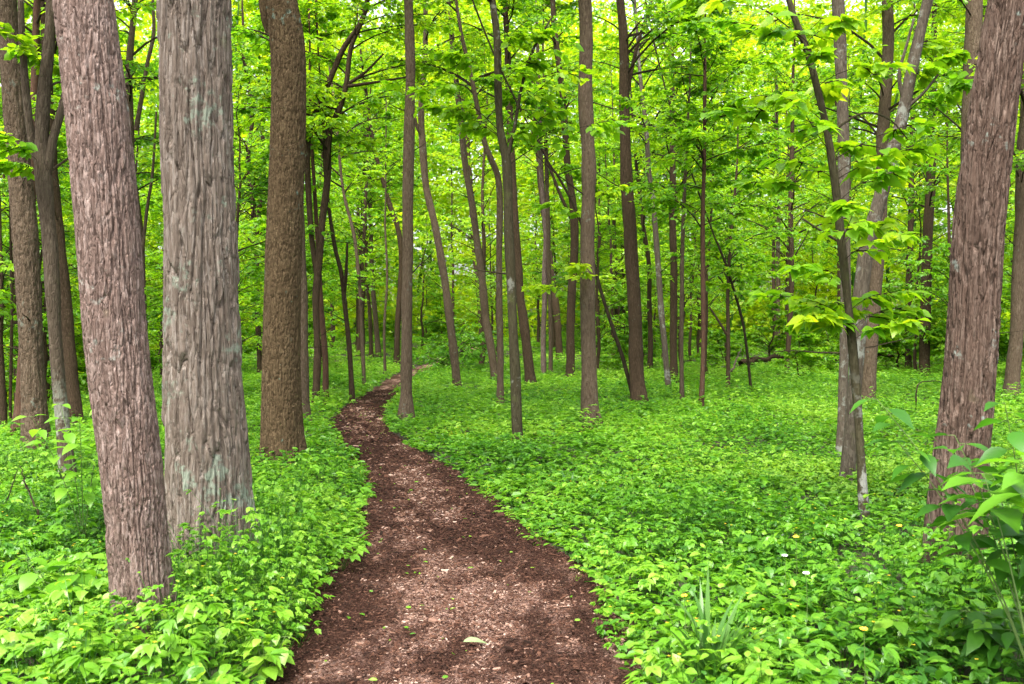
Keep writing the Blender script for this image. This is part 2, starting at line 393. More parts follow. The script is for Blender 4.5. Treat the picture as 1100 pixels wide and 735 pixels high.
# ------------------------------------------------------------------ crowns (branches, twigs, leaves)
def crown(rg, centre, hs, L, wood, lf, kind='six', leaf=.10, nt=12, nl=10, tint=.5, r0=.022, width=.62, az=None, elev=None, twigs=True, base_r=None, spread=.30, le_=(-50, 12), tilt=.38):
    """centre(h)->(n,3); hs branch heights (nb,), L lengths (nb,)"""
    nb = len(hs); k = 7
    az = rg.uniform(0, 2 * np.pi, nb) if az is None else az
    e0 = rg.uniform(R(15), R(55), nb) if elev is None else elev
    e1 = rg.uniform(R(-25), R(12), nb)
    tt = np.linspace(0, 1, k)
    el = e0[:, None] * (1 - tt) + e1[:, None] * tt
    a2 = az[:, None] + rg.uniform(-.5, .5, (nb, 1)) * tt + .18 * np.cumsum(rg.normal(0, 1, (nb, k)), 1) * .6
    D = np.stack([np.cos(a2) * np.cos(el), np.sin(a2) * np.cos(el), np.sin(el)], -1)
    st = (L / (k - 1))[:, None, None] * D
    P = centre(hs)[:, None] + np.concatenate([np.zeros((nb, 1, 3)), np.cumsum(st[:, :-1], 1)], 1)
    rad = np.maximum(r0 * (L / 2.5)[:, None] * (1 - .85 * tt), .003)
    V, F = tubes(P, rad, 5); wood.add(V, F)
    # twigs
    tw = rg.uniform(.22, .98, (nb, nt)); tw[:, -1] = .99
    x = tw * (k - 1); i = np.minimum(x.astype(int), k - 2); f = (x - i)[..., None]
    bi = np.arange(nb)[:, None]
    O = P[bi, i] * (1 - f) + P[bi, i + 1] * f
    bd = D[bi, i]; ba = np.arctan2(bd[..., 1], bd[..., 0])
    sd = np.where(np.arange(nt) % 2 == 0, 1, -1) * rg.uniform(R(30), R(75), (nb, nt)); sd[:, -1] = 0
    ta = ba + sd; te = rg.uniform(R(-22), R(22), (nb, nt))
    TL = (L[:, None] * spread * (1.15 - .6 * tw)) * rg.uniform(.6, 1.25, (nb, nt))
    TD = np.stack([np.cos(ta) * np.cos(te), np.sin(ta) * np.cos(te), np.sin(te)], -1)
    if twigs:
        q = np.linspace(0, 1, 3)
        TP = O[:, :, None] + TD[:, :, None] * (TL[..., None] * q)[..., None]; TP[..., 2] -= .12 * TL[..., None] * q**2
        V, F = tubes(TP.reshape(-1, 3, 3), np.tile(np.array([.006, .0045, .0025]) * (1 + leaf * 2), (nb * nt, 1)), 3); wood.add(V, F)
    # leaves
    u = np.broadcast_to(np.linspace(.12, 1, nl), (nb, nt, nl)) + rg.uniform(-.05, .05, (nb, nt, nl))
    LP = O[:, :, None] + TD[:, :, None] * (TL[..., None] * u)[..., None]; LP[..., 2] -= .12 * TL[..., None] * u**2
    s2 = np.where(np.arange(nl) % 2 == 0, 1, -1) * rg.uniform(R(25), R(80), (nb, nt, nl))
    la = ta[..., None] + s2; le = rg.uniform(R(le_[0]), R(le_[1]), (nb, nt, nl))
    LA = np.stack([np.cos(la) * np.cos(le), np.sin(la) * np.cos(le), np.sin(le)], -1)
    LN = np.array([0, 0, 1.]) + rg.normal(0, tilt, (nb, nt, nl, 3))
    sz = leaf * rg.uniform(.65, 1.25, (nb, nt, nl))
    ti = tint + rg.normal(0, .07, (nb, 1, 1)) + rg.normal(0, .06, (nb, nt, 1)) + rg.normal(0, .08, (nb, nt, nl))
    keep = rg.random((nb, nt, nl)) < .9
    leaves(lf, kind, LP[keep], LA[keep], LN[keep], sz[keep], width, np.clip(ti[keep], 0, .95))

# ------------------------------------------------------------------ trunks
def spline(P, ds):
    """Catmull-Rom through P (n,4: xyz + radius), resampled by spacing function ds(z)"""
    P = np.asarray(P, float)
    Q = np.vstack([2 * P[0] - P[1], P, 2 * P[-1] - P[-2]]); out = []
    for i in range(1, len(Q) - 2):
        t_ = np.linspace(0, 1, 24, endpoint=False)[:, None]
        a, b, c, d = Q[i - 1], Q[i], Q[i + 1], Q[i + 2]
        out.append(.5 * (2 * b + (c - a) * t_ + (2 * a - 5 * b + 4 * c - d) * t_**2 + (3 * b - a - 3 * c + d) * t_**3))
    out.append(P[-1:]); D = np.vstack(out)
    s = np.concatenate([[0], np.cumsum(np.linalg.norm(np.diff(D[:, :3], axis=0), axis=1))])
    pos = [0.0]
    while pos[-1] < s[-1]: pos.append(pos[-1] + ds(np.interp(pos[-1], s, D[:, 2])))
    pos[-1] = s[-1]; pos = np.array(pos)
    return np.stack([np.interp(pos, s, D[:, k]) for k in range(4)], -1), pos
def bark_disp(kind, X, Y, Z, seed):
    if kind == 'shag':
        wx = .05 * (fbm(X * 4, Y * 4, Z * 3, 2, seed) - .5); wz = .3 * (vn(X * 7, Y * 7, Z * 2, seed + 5) - .5)
        f1, f2, cid, dz = worley((X + wx) * 17, (Y + wx) * 17, (Z + wz) * 1.15, seed)
        cr = np.clip((f2 - f1) / .12, 0, 1)
        f1b, f2b, cb, dzb = worley((X - wx) * 31, (Y + wx) * 31, (Z - wz) * 2.3, seed + 40)
        crb = np.clip((f2b - f1b) / .16, 0, 1)
        strand = np.abs(2 * vn((X + wx) * 70, (Y - wx) * 70, Z * 5, seed + 9) - 1)
        return -.027 * (1 - cr) + .013 * (cid - .5) + .010 * np.clip(-dz, -.3, 1) + .006 * (strand - .5) + .007 * (cb - .5) - .010 * (1 - crb) + .004 * np.clip(-dzb, -.3, 1)
    # interlacing ridges: tall narrow cells with sharp fissures between them, two sizes
    ku, ks, dep, amp = {'pink': (36, 1.7, .016, .004), 'purple': (29, 1.3, .021, .005), 'brown': (44, 3.4, .014, .003), 'fine': (38, 5, .009, .005)}.get(kind, (34, 5, .011, .006))
    w1 = (.55 / ku) * (fbm(X * ku * .3, Y * ku * .3, Z * ks * 2.4, 2, seed) - .5) * 2; w2 = (.4 / ks) * (vn(X * ku * .6, Y * ku * .6, Z * ks, seed + 4) - .5)
    f1, f2, cid, dz = worley((X + w1) * ku, (Y + w1) * ku, (Z + w2) * ks, seed)
    c1 = np.clip((f2 - f1) / .13, 0, 1)
    f1b, f2b, cb, _ = worley((X - w1) * ku * 2.1, (Y - w1) * ku * 2.1, (Z - w2) * ks * 1.9, seed + 30)
    c2 = np.clip((f2b - f1b) / .16, 0, 1)
    blob = fbm(X * 3.5, Y * 3.5, Z * 1.3, 2, seed + 7) - .5
    return -dep * (1 - c1) - dep * .45 * (1 - c2) + amp * (cid - .5) + amp * .6 * (cb - .5) + .010 * blob + .003 * (vn(X * 150, Y * 150, Z * 60, seed + 3) - .5)

TREES = []
def build_trunk(trace, Y, material, kind, seed, H=None, flare=.3, tip=.02, root=None, limb=False, depth_drift=0.0, detail=1.0):
    """trace: [(px, py, width px)...] base first; returns mesh, centre(h) function"""
    pts = []
    for n_, (px, py, wd) in enumerate(trace):
        p = at(px, py, Y + depth_drift * n_ / max(1, len(trace) - 1)); pts.append([*p, wd / 2 * Y / FPX])
    pts = np.array(pts)
    if not limb:
        g = terr(pts[0, 0], Y); d0 = pts[1] - pts[0]; sl = d0[:2] / max(d0[2], .2) if d0[2] > 0 else np.zeros(2)
        z0 = g - .12; low = pts[0].copy(); low[2] = z0; low[:2] -= sl * (pts[0, 2] - z0) * .8
        if pts[0, 2] - z0 > .12: pts = np.vstack([low, pts])
    top = pts[-1]; ztop = top[2]
    if H and H > ztop + .5:
        d = pts[-1] - pts[max(0, len(pts) - 3)]; sl = d[:2] / max(d[2], .5)
        n2 = 4; ext = []
        for q in range(1, n2 + 1):
            u = q / n2; z = ztop + (H - ztop) * u
            ext.append([top[0] + sl[0] * (z - ztop) * (1 - .5 * u), top[1], z, max(tip, top[3] * (1 - .85 * u))])
        pts = np.vstack([pts, ext])
    zf = CAMZ + .37 * Y                                   # height of the top of the frame there
    rp = pts[:, 3].max() * FPX / Y                        # radius in pixels
    fine = max(.007, 1.5 * Y / FPX) if rp > 14 else max(.05, 4 * Y / FPX)
    fine /= detail
    R_, s = spline(pts, lambda z: fine if (z < zf and not limb) else max(fine, .18 if not limb else .06))
    seg = int(np.clip(2 * np.pi * rp / (1.5 / detail), 7, 250)) if rp > 14 else int(np.clip(rp * 3, 7, 26))
    g0 = R_[0, 2]
    if not limb:
        lean = np.linspace(0, 1, len(R_))
        R_[:, 3] *= 1 + flare * np.exp(-np.maximum(R_[:, 2] - g0 - .12, 0) / .22)
        if rp <= 14:
            am = min(.022, R_[0, 3] * .2); q = R_[:, 2] * .9 + seed * 3.7
            R_[:, 0] += am * (vn(q, 0, 0, seed) - .5) * 2; R_[:, 1] += am * (vn(q, 9, 0, seed) - .5) * 2
            R_[:, 3] *= .95 + .16 * (vn(q * 3, 3, 0, seed) - .5)
    th = np.linspace(0, 2 * np.pi, seg, endpoint=False)
    T = nrm(np.gradient(R_[:, :3], axis=0)); ref = np.array([0, 1., 0])
    N = nrm(np.cross(ref, T)); M = np.cross(T, N)
    Rm = np.median(R_[:, 3][R_[:, 2] < zf]) if not limb else R_[:, 3].mean()
    X = Rm * np.cos(th)[None] + 0 * s[:, None]; Yc = Rm * np.sin(th)[None] + 0 * s[:, None]; Z = s[:, None] + 0 * X
    ox, oy = (seed % 17) * 1.37, (seed % 13) * 2.11
    if rp > 14: dsp = bark_disp(kind, X + ox, Yc + oy, Z + seed, seed)
    else: dsp = .12 * R_[:, 3:4] * (fbm((X + ox) / Rm * 1.2, (Yc + oy) / Rm * 1.2, Z * 3, 3, seed) - .5)
    # buttress lobes at the foot
    if not limb:
        foot = np.exp(-np.maximum(R_[:, 2:3] - g0 - .12, 0) / .3)
        dsp = dsp + foot * R_[:, 3:4] * .16 * np.cos(4 * th[None] + seed) + foot * R_[:, 3:4] * .08 * np.cos(7 * th[None] + 2 * seed)
    V = R_[:, None, :3] + (R_[:, 3:4] + dsp)[..., None] * (np.cos(th)[None, :, None] * N[:, None] + np.sin(th)[None, :, None] * M[:, None])
    idx = np.arange(len(R_) * seg).reshape(len(R_), seg); a, b = idx[:-1], idx[1:]
    F = np.stack([a, np.roll(a, -1, 1), np.roll(b, -1, 1), b], -1).reshape(-1, 4)
    org = np.array([pts[0, 0], Y, terr(pts[0, 0], Y)]) if root is None else root
    me = make_mesh('limb' if limb else 'trunk', V.reshape(-1, 3) - org, [F, idx[-1:][:, :]], BARK[material], True)
    def centre(h):
        h = np.atleast_1d(h); z = org[2] + h
        return np.stack([np.interp(z, R_[:, 2], R_[:, 0]), np.interp(z, R_[:, 2], R_[:, 1]), np.clip(z, R_[0, 2], R_[-1, 2])], -1) - org
    return me, centre, org, R_

def tree(name, label, trace, bark_, kind=None, Y=None, H=13, limbs=(), cr=None, sprays=(), flare=.32, cat='tree', leafkind='six', tint=.62, group=None, leaf=.11, detail=1.0, nt=15, nl=11):
    """cr = (h0, h1, number of branches, branch length); sprays = [(px, py, length m)...] leafy branches ending there"""
    seed = len(TREES) * 7 + 11; rg = np.random.default_rng(seed)
    if Y is None: Y = ground_at(trace[0][0], trace[0][1])
    me, cen, org, Rr = build_trunk(trace, Y, bark_, kind or bark_, seed, H, flare, detail=detail)
    e = empty(name, org); tag(e, label, cat, group); link('trunk', me, e)
    for lt in limbs:
        d = rg.uniform(-.5, .5) * Y / 25
        lm, _, _, _ = build_trunk(lt, Y, bark_, kind or bark_, seed + 1, None, 0, root=org, limb=True, depth_drift=d)
        link('limb', lm, e)
    wood, lf = Buf(), Buf()
    if cr:
        h0, h1, nb, L = cr; nb = int(nb * 1.25)
        hs = np.sort(rg.uniform(h0, h1, nb)); ls = L * rg.uniform(.55, 1.15, nb) * (1 - .5 * ((hs - h0) / max(h1 - h0, .1))**2)
        ntp = Rr[-1, 2] - org[2]; hs = np.minimum(hs, ntp - .1)
        crown(rg, cen, hs, ls, wood, lf, leafkind, leaf, nt, nl, tint, .02 if L < 2 else .026, .62)
    for px, py, ln in sprays:
        tgt = at(px, py, Y) - org; tgt[1] += rg.uniform(-.5, .5)
        hb = max(.6, tgt[2] - ln * .35); hb = min(hb, Rr[-1, 2] - org[2] - .05)
        b0 = cen(np.array([hb]))[0]; v = tgt - b0; az = math.atan2(v[1], v[0]) ; L = np.linalg.norm(v) * 1.12 + .1
        bw, bl = Buf(), Buf()
        crown(rg, lambda h: cen(h), np.array([hb]), np.array([L]), bw, bl, leafkind, leaf, max(5, int(nt * .8)), nl, tint, .013, .62, az=np.array([az]), elev=np.array([math.asin(np.clip(v[2] / L, -.9, .9)) + .35]), spread=.26 if leafkind == 'long' else .3, le_=(-30, 20) if leafkind == 'long' else (-50, 12))
        link('leaves', bl.mesh('leaves', TREE_LEAF, True), link('bough', bw.mesh('bough', BARK['twig']), e))
    if 10 < Y < 45 and trace[0][2] > 4:                      # dead side branches on the bare stem
        for q in range(rg.integers(2, 6)):
            h = rg.uniform(1.2, min(7.5, Rr[-1, 2] - org[2] - .3)); b0 = cen(np.array([h]))[0]; a = rg.uniform(0, 6.28); L = rg.uniform(.25, 1.1)
            u = np.linspace(0, 1, 6)[:, None]; Pq = b0 + u * L * np.array([np.cos(a), np.sin(a), rg.uniform(-.1, .7)]) + np.cumsum(rg.normal(0, .022, (6, 3)), 0) * u
            V, F = tubes(Pq[None], (np.linspace(1, .3, 6) * rg.uniform(.008, .016))[None], 5); db = Buf(); db.add(V, F); link('dead_branch', db.mesh('dead_branch', BARK['twig'], True), e)
    if lf.V:
        link('branches', wood.mesh('branches', BARK['twig']), e)
        link('crown', lf.mesh('crown', TREE_LEAF), e)
    TREES.append((e, trace, Y))
    return e

# ------------------------------------------------------------------ the trees one can tell apart (traced base to top)
t_ = tree('leaning_tree', 'broad pinkish grey trunk leaning left in the left foreground, narrow rippled bark', [(155, 652, 62), (150, 600, 61), (141, 500, 63), (125, 370, 64), (115, 240, 65), (104, 120, 64), (90, 0, 61), (84, -50, 60)], 'pink', 'pink', H=12, cr=(7.5, 11.5, 12, 2.6), leaf=.15, flare=.05, detail=1.8)
t_ = tree('shaggy_tree', 'widest trunk, grey with shaggy peeling bark plates, behind the pinkish leaning trunk', [(226, 585, 94), (224, 540, 88), (222, 485, 86), (218, 400, 80), (215, 240, 75), (211, 120, 74), (209, 0, 74), (208, -50, 73)], 'shag', 'shag', H=14, cr=(8, 13, 12, 3), leaf=.15, flare=.10, detail=1.8)
t_ = tree('brown_tree', 'thick olive brown trunk with fine bark left of the path beyond the shaggy trunk', [(304, 488, 47), (303, 455, 44), (302, 400, 41), (304, 300, 39), (306, 240, 38), (310, 120, 37), (309, 50, 37), (301, 0, 36), (297, -40, 36)], 'brown', 'brown', detail=1.4, H=14, limbs=[[(290, 35, 10), (284, 15, 9), (279, -30, 8)]], cr=(8, 13, 14, 3), leaf=.15, flare=.05)
tree('grey_tree', 'grey trunk half hidden directly behind the thick olive brown trunk', [(326, 445, 15), (325, 400, 15), (324, 300, 14), (318, 160, 13), (312, 0, 12)], 'grey', cr=(6, 12, 22, 3), tint=.45)
tree('forked_tree', 'slim grey tree forking into crooked dark limbs right of the thick olive brown trunk', [(339, 428, 9), (341, 370, 8), (340, 310, 8), (345, 246, 8), (352, 190, 8), (354, 146, 7), (365, 115, 7), (371, 92, 6), (378, 51, 5), (393, 15, 4), (402, -30, 3)], 'dark', H=10,
     limbs=[[(341, 300, 6), (334, 246, 6), (330, 160, 7), (336, 130, 7), (348, 102, 6), (368, 54, 6), (388, 22, 5), (402, -30, 4)], [(371, 92, 4), (392, 78, 3), (412, 58, 2)], [(372, 93, 4), (400, 89, 3), (436, 83, 2)]],
     cr=(4.5, 9.5, 26, 2.2), tint=.64)
tree('slim_tree', 'slim reddish brown trunk crossing the forked grey tree at its foot', [(350, 425, 7), (349, 380, 7), (344, 310, 6), (341, 260, 5), (337, 180, 4), (334, 100, 3)], 'red', H=9, cr=(5, 8.5, 14, 1.6))
tree('wavy_tree', 'slender wavy brown trunk with a short fork left of the path bend', [(378, 423, 6), (376, 380, 6), (372, 336, 5.5), (367, 295, 5), (359, 262, 4.5), (350, 200, 4), (347, 130, 3)], 'dark', H=9, limbs=[[(370, 315, 4), (372, 290, 3.5), (373, 262, 2.5)]], cr=(5, 9, 18, 1.9))
tree('pole_tree', 'thin straight pole tree near the path between the wavy and the mossy trunk', [(391, 410, 4.5), (389, 360, 4.5), (385, 290, 4), (380, 250, 4), (368, 200, 3.5), (360, 120, 3)], 'grey', H=11, cr=(5, 10, 18, 2.2))
tree('far_tree', 'far twin of small trunks left of the path bend, the browner one', [(399, 386, 5), (397, 340, 4.5), (393, 280, 4), (392, 180, 4)], 'dark', Y=43, H=14, cr=(6, 13, 22, 3), leaf=.15)
tree('far_tree', 'far twin of small trunks left of the path bend, the greyer one on the right', [(407, 386, 6), (404, 350, 6), (400, 300, 5), (397, 200, 5)], 'grey', Y=44, H=15, cr=(6, 14, 22, 3.2), leaf=.15, tint=.6)
tree('pole_tree', 'very thin upright grey pole left of the straight mossy trunk', [(413, 398, 3), (413, 350, 3), (416, 300, 2.6), (414, 240, 2.2)], 'grey', H=9, cr=(5, 8.5, 14, 1.8), tint=.6)
tree('bent_tree', 'dark trunk bowing left out of sight behind the straight mossy trunk', [(426, 389, 7), (428, 340, 6.5), (431, 280, 6), (427, 245, 6), (419, 222, 5.5), (411, 195, 5), (400, 150, 4.5), (394, 105, 4)], 'dark', H=14, cr=(7, 13.5, 24, 2.8), leaf=.13, tint=.6)
tree('mossy_tree', 'straight slim trunk with mossy bark standing right at the path bend', [(437, 442, 15), (437, 400, 13), (437, 300, 12.5), (439, 200, 12.5), (440, 100, 11.5), (438, 0, 10), (437, -40, 10)], 'grey', H=13, cr=(7, 12.5, 16, 2.4))
tree('leaning_tree', 'bare grey brown trunk leaning left just right of the path, above the small bush', [(491, 411, 10), (484, 350, 9.5), (477, 299, 9), (466, 240, 8.5), (458, 200, 8), (454, 160, 8), (453, 126, 7), (456, 70, 6)], 'grey', H=14, limbs=[[(455, 150, 5), (446, 130, 4), (438, 90, 3.5)]], cr=(7, 13, 26, 2.8))
tree('leaning_tree', 'tall grey trunk tilted left in the centre, between the bush and the knobby slim trunk', [(531, 404, 9), (525, 360, 9), (519, 314, 8.5), (512, 254, 8), (505, 210, 7.5), (498, 165, 7), (488, 60, 6)], 'grey', H=15, cr=(8, 14, 24, 2.8), leaf=.13, tint=.6)
tree('far_tree', 'dark leaning trunk just behind the tall grey tilted trunk in the centre', [(519, 374, 8), (516, 330, 7.5), (511, 280, 7), (505, 200, 6), (498, 100, 6)], 'dark', Y=50, H=19, cr=(8, 18, 26, 3.6), leaf=.17, tint=.65)
tree('slim_tree', 'slender grey trunk immediately left of the knobby slim trunk', [(538, 428, 8), (537, 380, 7.5), (537, 300, 7), (537, 250, 7), (535, 195, 7), (527, 170, 6.5), (520, 150, 6), (508, 90, 5)], 'grey', H=11, cr=(5.5, 10.5, 18, 2.2))
tree('knobby_tree', 'knobby slim dark trunk with leafy boughs right of the path, foot in the greenery', [(557, 466, 11), (554, 420, 11.5), (549, 330, 11), (546, 260, 11), (545, 200, 11), (543, 170, 10), (537, 140, 9), (535, 102, 8.5), (535, 44, 8), (530, 0, 7), (527, -50, 6)], 'green', 'fine', H=11,
     limbs=[[(544, 175, 5), (552, 140, 4), (560, 95, 3.5), (572, 55, 3), (592, 20, 2)]], cr=(6, 10.5, 14, 2), sprays=[(450, 100, 1.5), (475, 110, 1.4), (500, 118, 1.2), (585, 125, 1.2), (610, 95, 1.5), (640, 140, 1.4), (500, 60, 1.3), (590, 60, 1.2), (560, 30, 1.2)], leaf=.13, tint=.68)
tree('dark_tree', 'dark trunk emerging right of the knobby slim trunk and leaning behind it', [(570, 407, 11), (563, 350, 10.5), (557, 300, 10), (553, 240, 9), (549, 160, 8), (545, 60, 7)], 'dark', H=14, cr=(7, 13, 22, 2.8), tint=.55)
tree('thin_tree', 'left pale brown stem of the trio between the knobby trunk and the tall grey trunk', [(584, 399, 6), (584, 350, 6), (585, 300, 6), (586, 250, 6), (581, 190, 5.5), (579, 100, 5)], 'pink', 'fine', H=14, cr=(7, 13, 18, 2.4), tint=.65)
tree('thin_tree', 'middle stem of the trio between the knobby trunk and the tall grey trunk', [(591, 399, 5), (591, 350, 5), (590, 290, 5), (589, 240, 5), (586, 160, 4.5)], 'grey', H=13, cr=(7, 12, 16, 2.2), tint=.6)
tree('thin_tree', 'crooked dark stem behind the trio left of the tall grey trunk', [(601, 384, 8), (598, 340, 8), (593, 300, 7.5), (588, 260, 7), (583, 220, 6.5), (577, 150, 6), (573, 90, 5)], 'dark', Y=42, H=15, cr=(8, 14, 22, 3), leaf=.15, tint=.6)
tree('brown_tree', 'dark brown upright trunk just left of the tall grey trunk', [(612, 401, 10), (613, 350, 9.5), (616, 290, 9), (617, 240, 9), (614, 205, 8.5), (610, 180, 8), (605, 110, 7), (599, 60, 6.5), (594, 10, 6)], 'dark', H=14, limbs=[[(616, 240, 4), (600, 205, 3.5), (585, 165, 3), (578, 150, 2)]], cr=(7, 13, 22, 2.8), tint=.5)
tree('tall_tree', 'tall grey brown trunk with a pale scar right of centre, foot in the greenery', [(635, 452, 22), (634, 430, 18), (633, 340, 16.5), (632, 240, 16), (631, 150, 16), (629, 60, 15), (627, 0, 15), (626, -40, 15)], 'grey', 'fine', H=14, cr=(7, 13, 16, 2.6), sprays=[(600, 215, 1), (655, 200, .9), (585, 300, 1.2), (605, 285, 1)], tint=.68)
tree('brown_tree', 'dark chocolate brown trunk right of the tall grey trunk, second thickest of the middle', [(687, 428, 20), (685, 400, 17.5), (682, 330, 16), (677, 250, 15), (673, 200, 14), (671, 140, 12.5), (671, 80, 11.5), (667, 15, 10), (664, -40, 9)], 'dark', 'brown', H=14, limbs=[[(672, 110, 5), (683, 55, 4), (700, 0, 3)]], cr=(6.5, 13, 22, 2.8), tint=.6)
tree('slanting_sapling', 'thin pole slanting up to the left against the foot of the dark chocolate trunk', [(680, 427, 5), (669, 385, 4.5), (656, 347, 4), (645, 312, 4), (633, 265, 3.5), (618, 224, 3), (600, 190, 2.8), (584, 165, 2)], 'twig', cr=(4, 6.5, 10, 1.2), leaf=.1)
tree('grey_tree', 'smooth pale grey trunk curving left behind the dark chocolate trunk', [(717, 413, 7), (714, 370, 7), (710, 320, 6.5), (706, 270, 6.5), (702, 215, 6), (697, 180, 5.5), (692, 120, 5)], 'lichen', 'fine', H=12, cr=(5.5, 11, 20, 2.4), tint=.6)
tree('dark_tree', 'dark trunk behind the smooth pale grey trunk and the twig thin pole', [(724, 403, 9), (723, 330, 8.5), (723, 250, 8), (722, 150, 7), (722, 60, 6)], 'dark', H=14, cr=(5, 13, 26, 2.8), tint=.5)
tree('dark_tree', 'small dark curved trunk in the gap right behind the dark chocolate trunk', [(699, 398, 6), (698, 330, 5.5), (696, 280, 5), (690, 240, 4.5), (686, 200, 4)], 'dark', Y=31, H=11, cr=(4, 10.5, 22, 2.4), tint=.58)
tree('pole_tree', 'thin straight brown pole between the pale grey trunk and the reddish pole', [(732, 424, 5), (732, 360, 5), (732, 300, 4.5), (734, 240, 4.5), (736, 200, 4), (739, 130, 3)], 'grey', H=8, cr=(3.5, 7.5, 18, 1.7), tint=.6)
tree('pole_tree', 'reddish brown pole tree standing alone right of the pale grey trunk', [(753, 434, 6), (755, 370, 5.5), (755, 300, 5.5), (755, 240, 5), (756, 180, 4.5), (757, 100, 4)], 'red', H=8.5, cr=(3.2, 8, 26, 1.9), tint=.45)
tree('curved_sapling', 'thin dark sapling arching left, on its own right of the reddish pole', [(807, 418, 3.5), (802, 375, 3.2), (796, 340, 3), (788, 310, 3), (780, 285, 2.8), (771, 262, 2.5), (764, 245, 2)], 'twig', cr=(2, 3.7, 10, 1.1), leaf=.09, tint=.6)
tree('sapling', 'short dark sapling stem left of the arching sapling, under low foliage', [(782, 410, 4.5), (782, 370, 4.5), (782, 320, 4), (785, 260, 3.5), (790, 200, 3)], 'dark', H=7, limbs=[[(782, 362, 3), (772, 345, 2.5), (762, 330, 2)]], cr=(2.4, 6.5, 26, 2), tint=.6)
tree('dark_tree', 'thin dark trunk rising behind the deadwood, midway between reddish pole and lichened trunks', [(846, 398, 6), (848, 350, 6), (850, 300, 5.5), (849, 220, 5.5), (852, 120, 4.5)], 'dark', H=13, cr=(3.5, 12, 34, 2.8), tint=.6)
tree('far_tree', 'greyish trunk far back, above the deadwood and left of the thin dark trunk', [(836, 392, 5), (836, 320, 5), (836, 220, 4.5), (834, 120, 4)], 'grey', Y=38, H=14, cr=(5, 13, 26, 3), leaf=.14, tint=.45)
tree('lichened_tree', 'straight pale lichened trunk behind the big leaved sapling', [(904, 476, 11), (905, 430, 10.5), (907, 366, 11), (908, 300, 12), (907, 200, 12.5), (903, 80, 13), (900, 0, 13), (899, -40, 13)], 'lichen', 'fine', H=13, cr=(6, 12.5, 18, 2.5), tint=.45)
tree('forked_tree', 'grey trunk spotted with lichen bending right above the big leaved sapling', [(912, 503, 16), (915, 450, 15), (920, 390, 16), (926, 320, 17), (933, 265, 17), (945, 215, 16), (958, 165, 15), (970, 125, 14), (982, 70, 13), (992, 25, 12), (1002, -20, 11)], 'lichen', 'fine', H=10, limbs=[[(970, 105, 5), (966, 80, 4), (975, 45, 3), (982, 20, 2.5)], [(975, 115, 4), (992, 100, 3), (1008, 80, 2.5)]], cr=(5.5, 9.5, 12, 1.9), sprays=[(1000, 60, .8), (1015, 30, .8), (1000, 100, .7)], tint=.6, leaf=.12)
sap = tree('sapling', 'slim sapling with large glossy leaves in tiers and white lichen rings low on its stem', [(927, 542, 10), (924, 490, 9.5), (920, 430, 9.5), (915, 370, 9.5), (910, 320, 9), (905, 272, 9), (897, 200, 8.5), (887, 138, 8), (877, 95, 8), (866, 54, 7.5), (852, 18, 7), (842, -15, 6)], 'ringed', 'fine', H=5.2, limbs=[[(905, 262, 3), (885, 250, 2.5), (862, 235, 2)], [(889, 145, 3), (925, 122, 2.5), (955, 128, 2), (975, 150, 1.5)]],
     sprays=[(950, 165, .5), (975, 150, .5), (930, 195, .5), (905, 150, .45), (985, 178, .35), (868, 170, .5), (845, 195, .5), (925, 230, .45), (955, 245, .35), (935, 262, .4), (880, 245, .4), (868, 285, .45), (850, 320, .5), (895, 330, .5), (930, 325, .4), (965, 312, .5), (985, 335, .4), (915, 345, .4), (945, 350, .35), (870, 340, .4), (820, 105, .6), (800, 120, .5), (835, 140, .5), (860, 60, .5), (905, 75, .5), (800, 30, .6), (935, 70, .5), (770, 20, .6), (880, 25, .5)], leafkind='long', leaf=.135, tint=.66, nt=9, nl=7)
tree('dark_tree', 'dim brown trunk close behind the lichen spotted bending trunk', [(931, 427, 15), (935, 380, 15), (940, 320, 14.5), (944, 250, 14), (949, 150, 13), (954, 67, 12), (952, 0, 12)], 'grey', 'fine', H=14, cr=(5, 13, 24, 3), tint=.58)
tree('far_tree', 'dim straight trunk deep in the shade between lichened trunks and the big furrowed trunk', [(992, 402, 12), (993, 360, 11.5), (995, 300, 11), (998, 230, 10.5), (1000, 167, 10), (1002, 90, 9)], 'dark', 'brown', H=14, cr=(4, 13, 30, 3), tint=.6)
tree('far_tree', 'darker thinner trunk close left of the dim straight trunk deep in the shade', [(975, 395, 7), (976, 330, 7), (978, 260, 6.5), (980, 150, 6)], 'dark', Y=34, H=14, cr=(3, 13, 34, 3), tint=.6)
tree('furrowed_tree', 'big purplish brown trunk with deep furrows and lichen spots at the right edge', [(1025, 600, 62), (1029, 540, 58), (1033, 480, 55), (1041, 409, 52), (1047, 324, 51), (1052, 240, 51), (1066, 120, 48), (1084, 0, 42), (1091, -50, 40)], 'purple', 'purple', H=11, cr=(6, 10.5, 12, 2.2), leaf=.15, flare=.05, detail=1.8)
tree('grey_tree', 'grey trunk just right of the big furrowed trunk at the frame edge', [(1087, 424, 17), (1090, 380, 15), (1093, 300, 13), (1097, 200, 12), (1102, 100, 12)], 'grey', 'fine', H=13, cr=(4, 12, 26, 2.6), tint=.6)
tree('grey_tree', 'grey trunk hidden low down, showing left of the big furrowed trunk at the top', [(1038, 420, 17), (1039, 300, 17), (1042, 150, 17), (1046, 40, 18), (1048, -40, 17)], 'grey', 'fine', Y=17, H=13, cr=(5, 12.5, 22, 2.6), tint=.58)
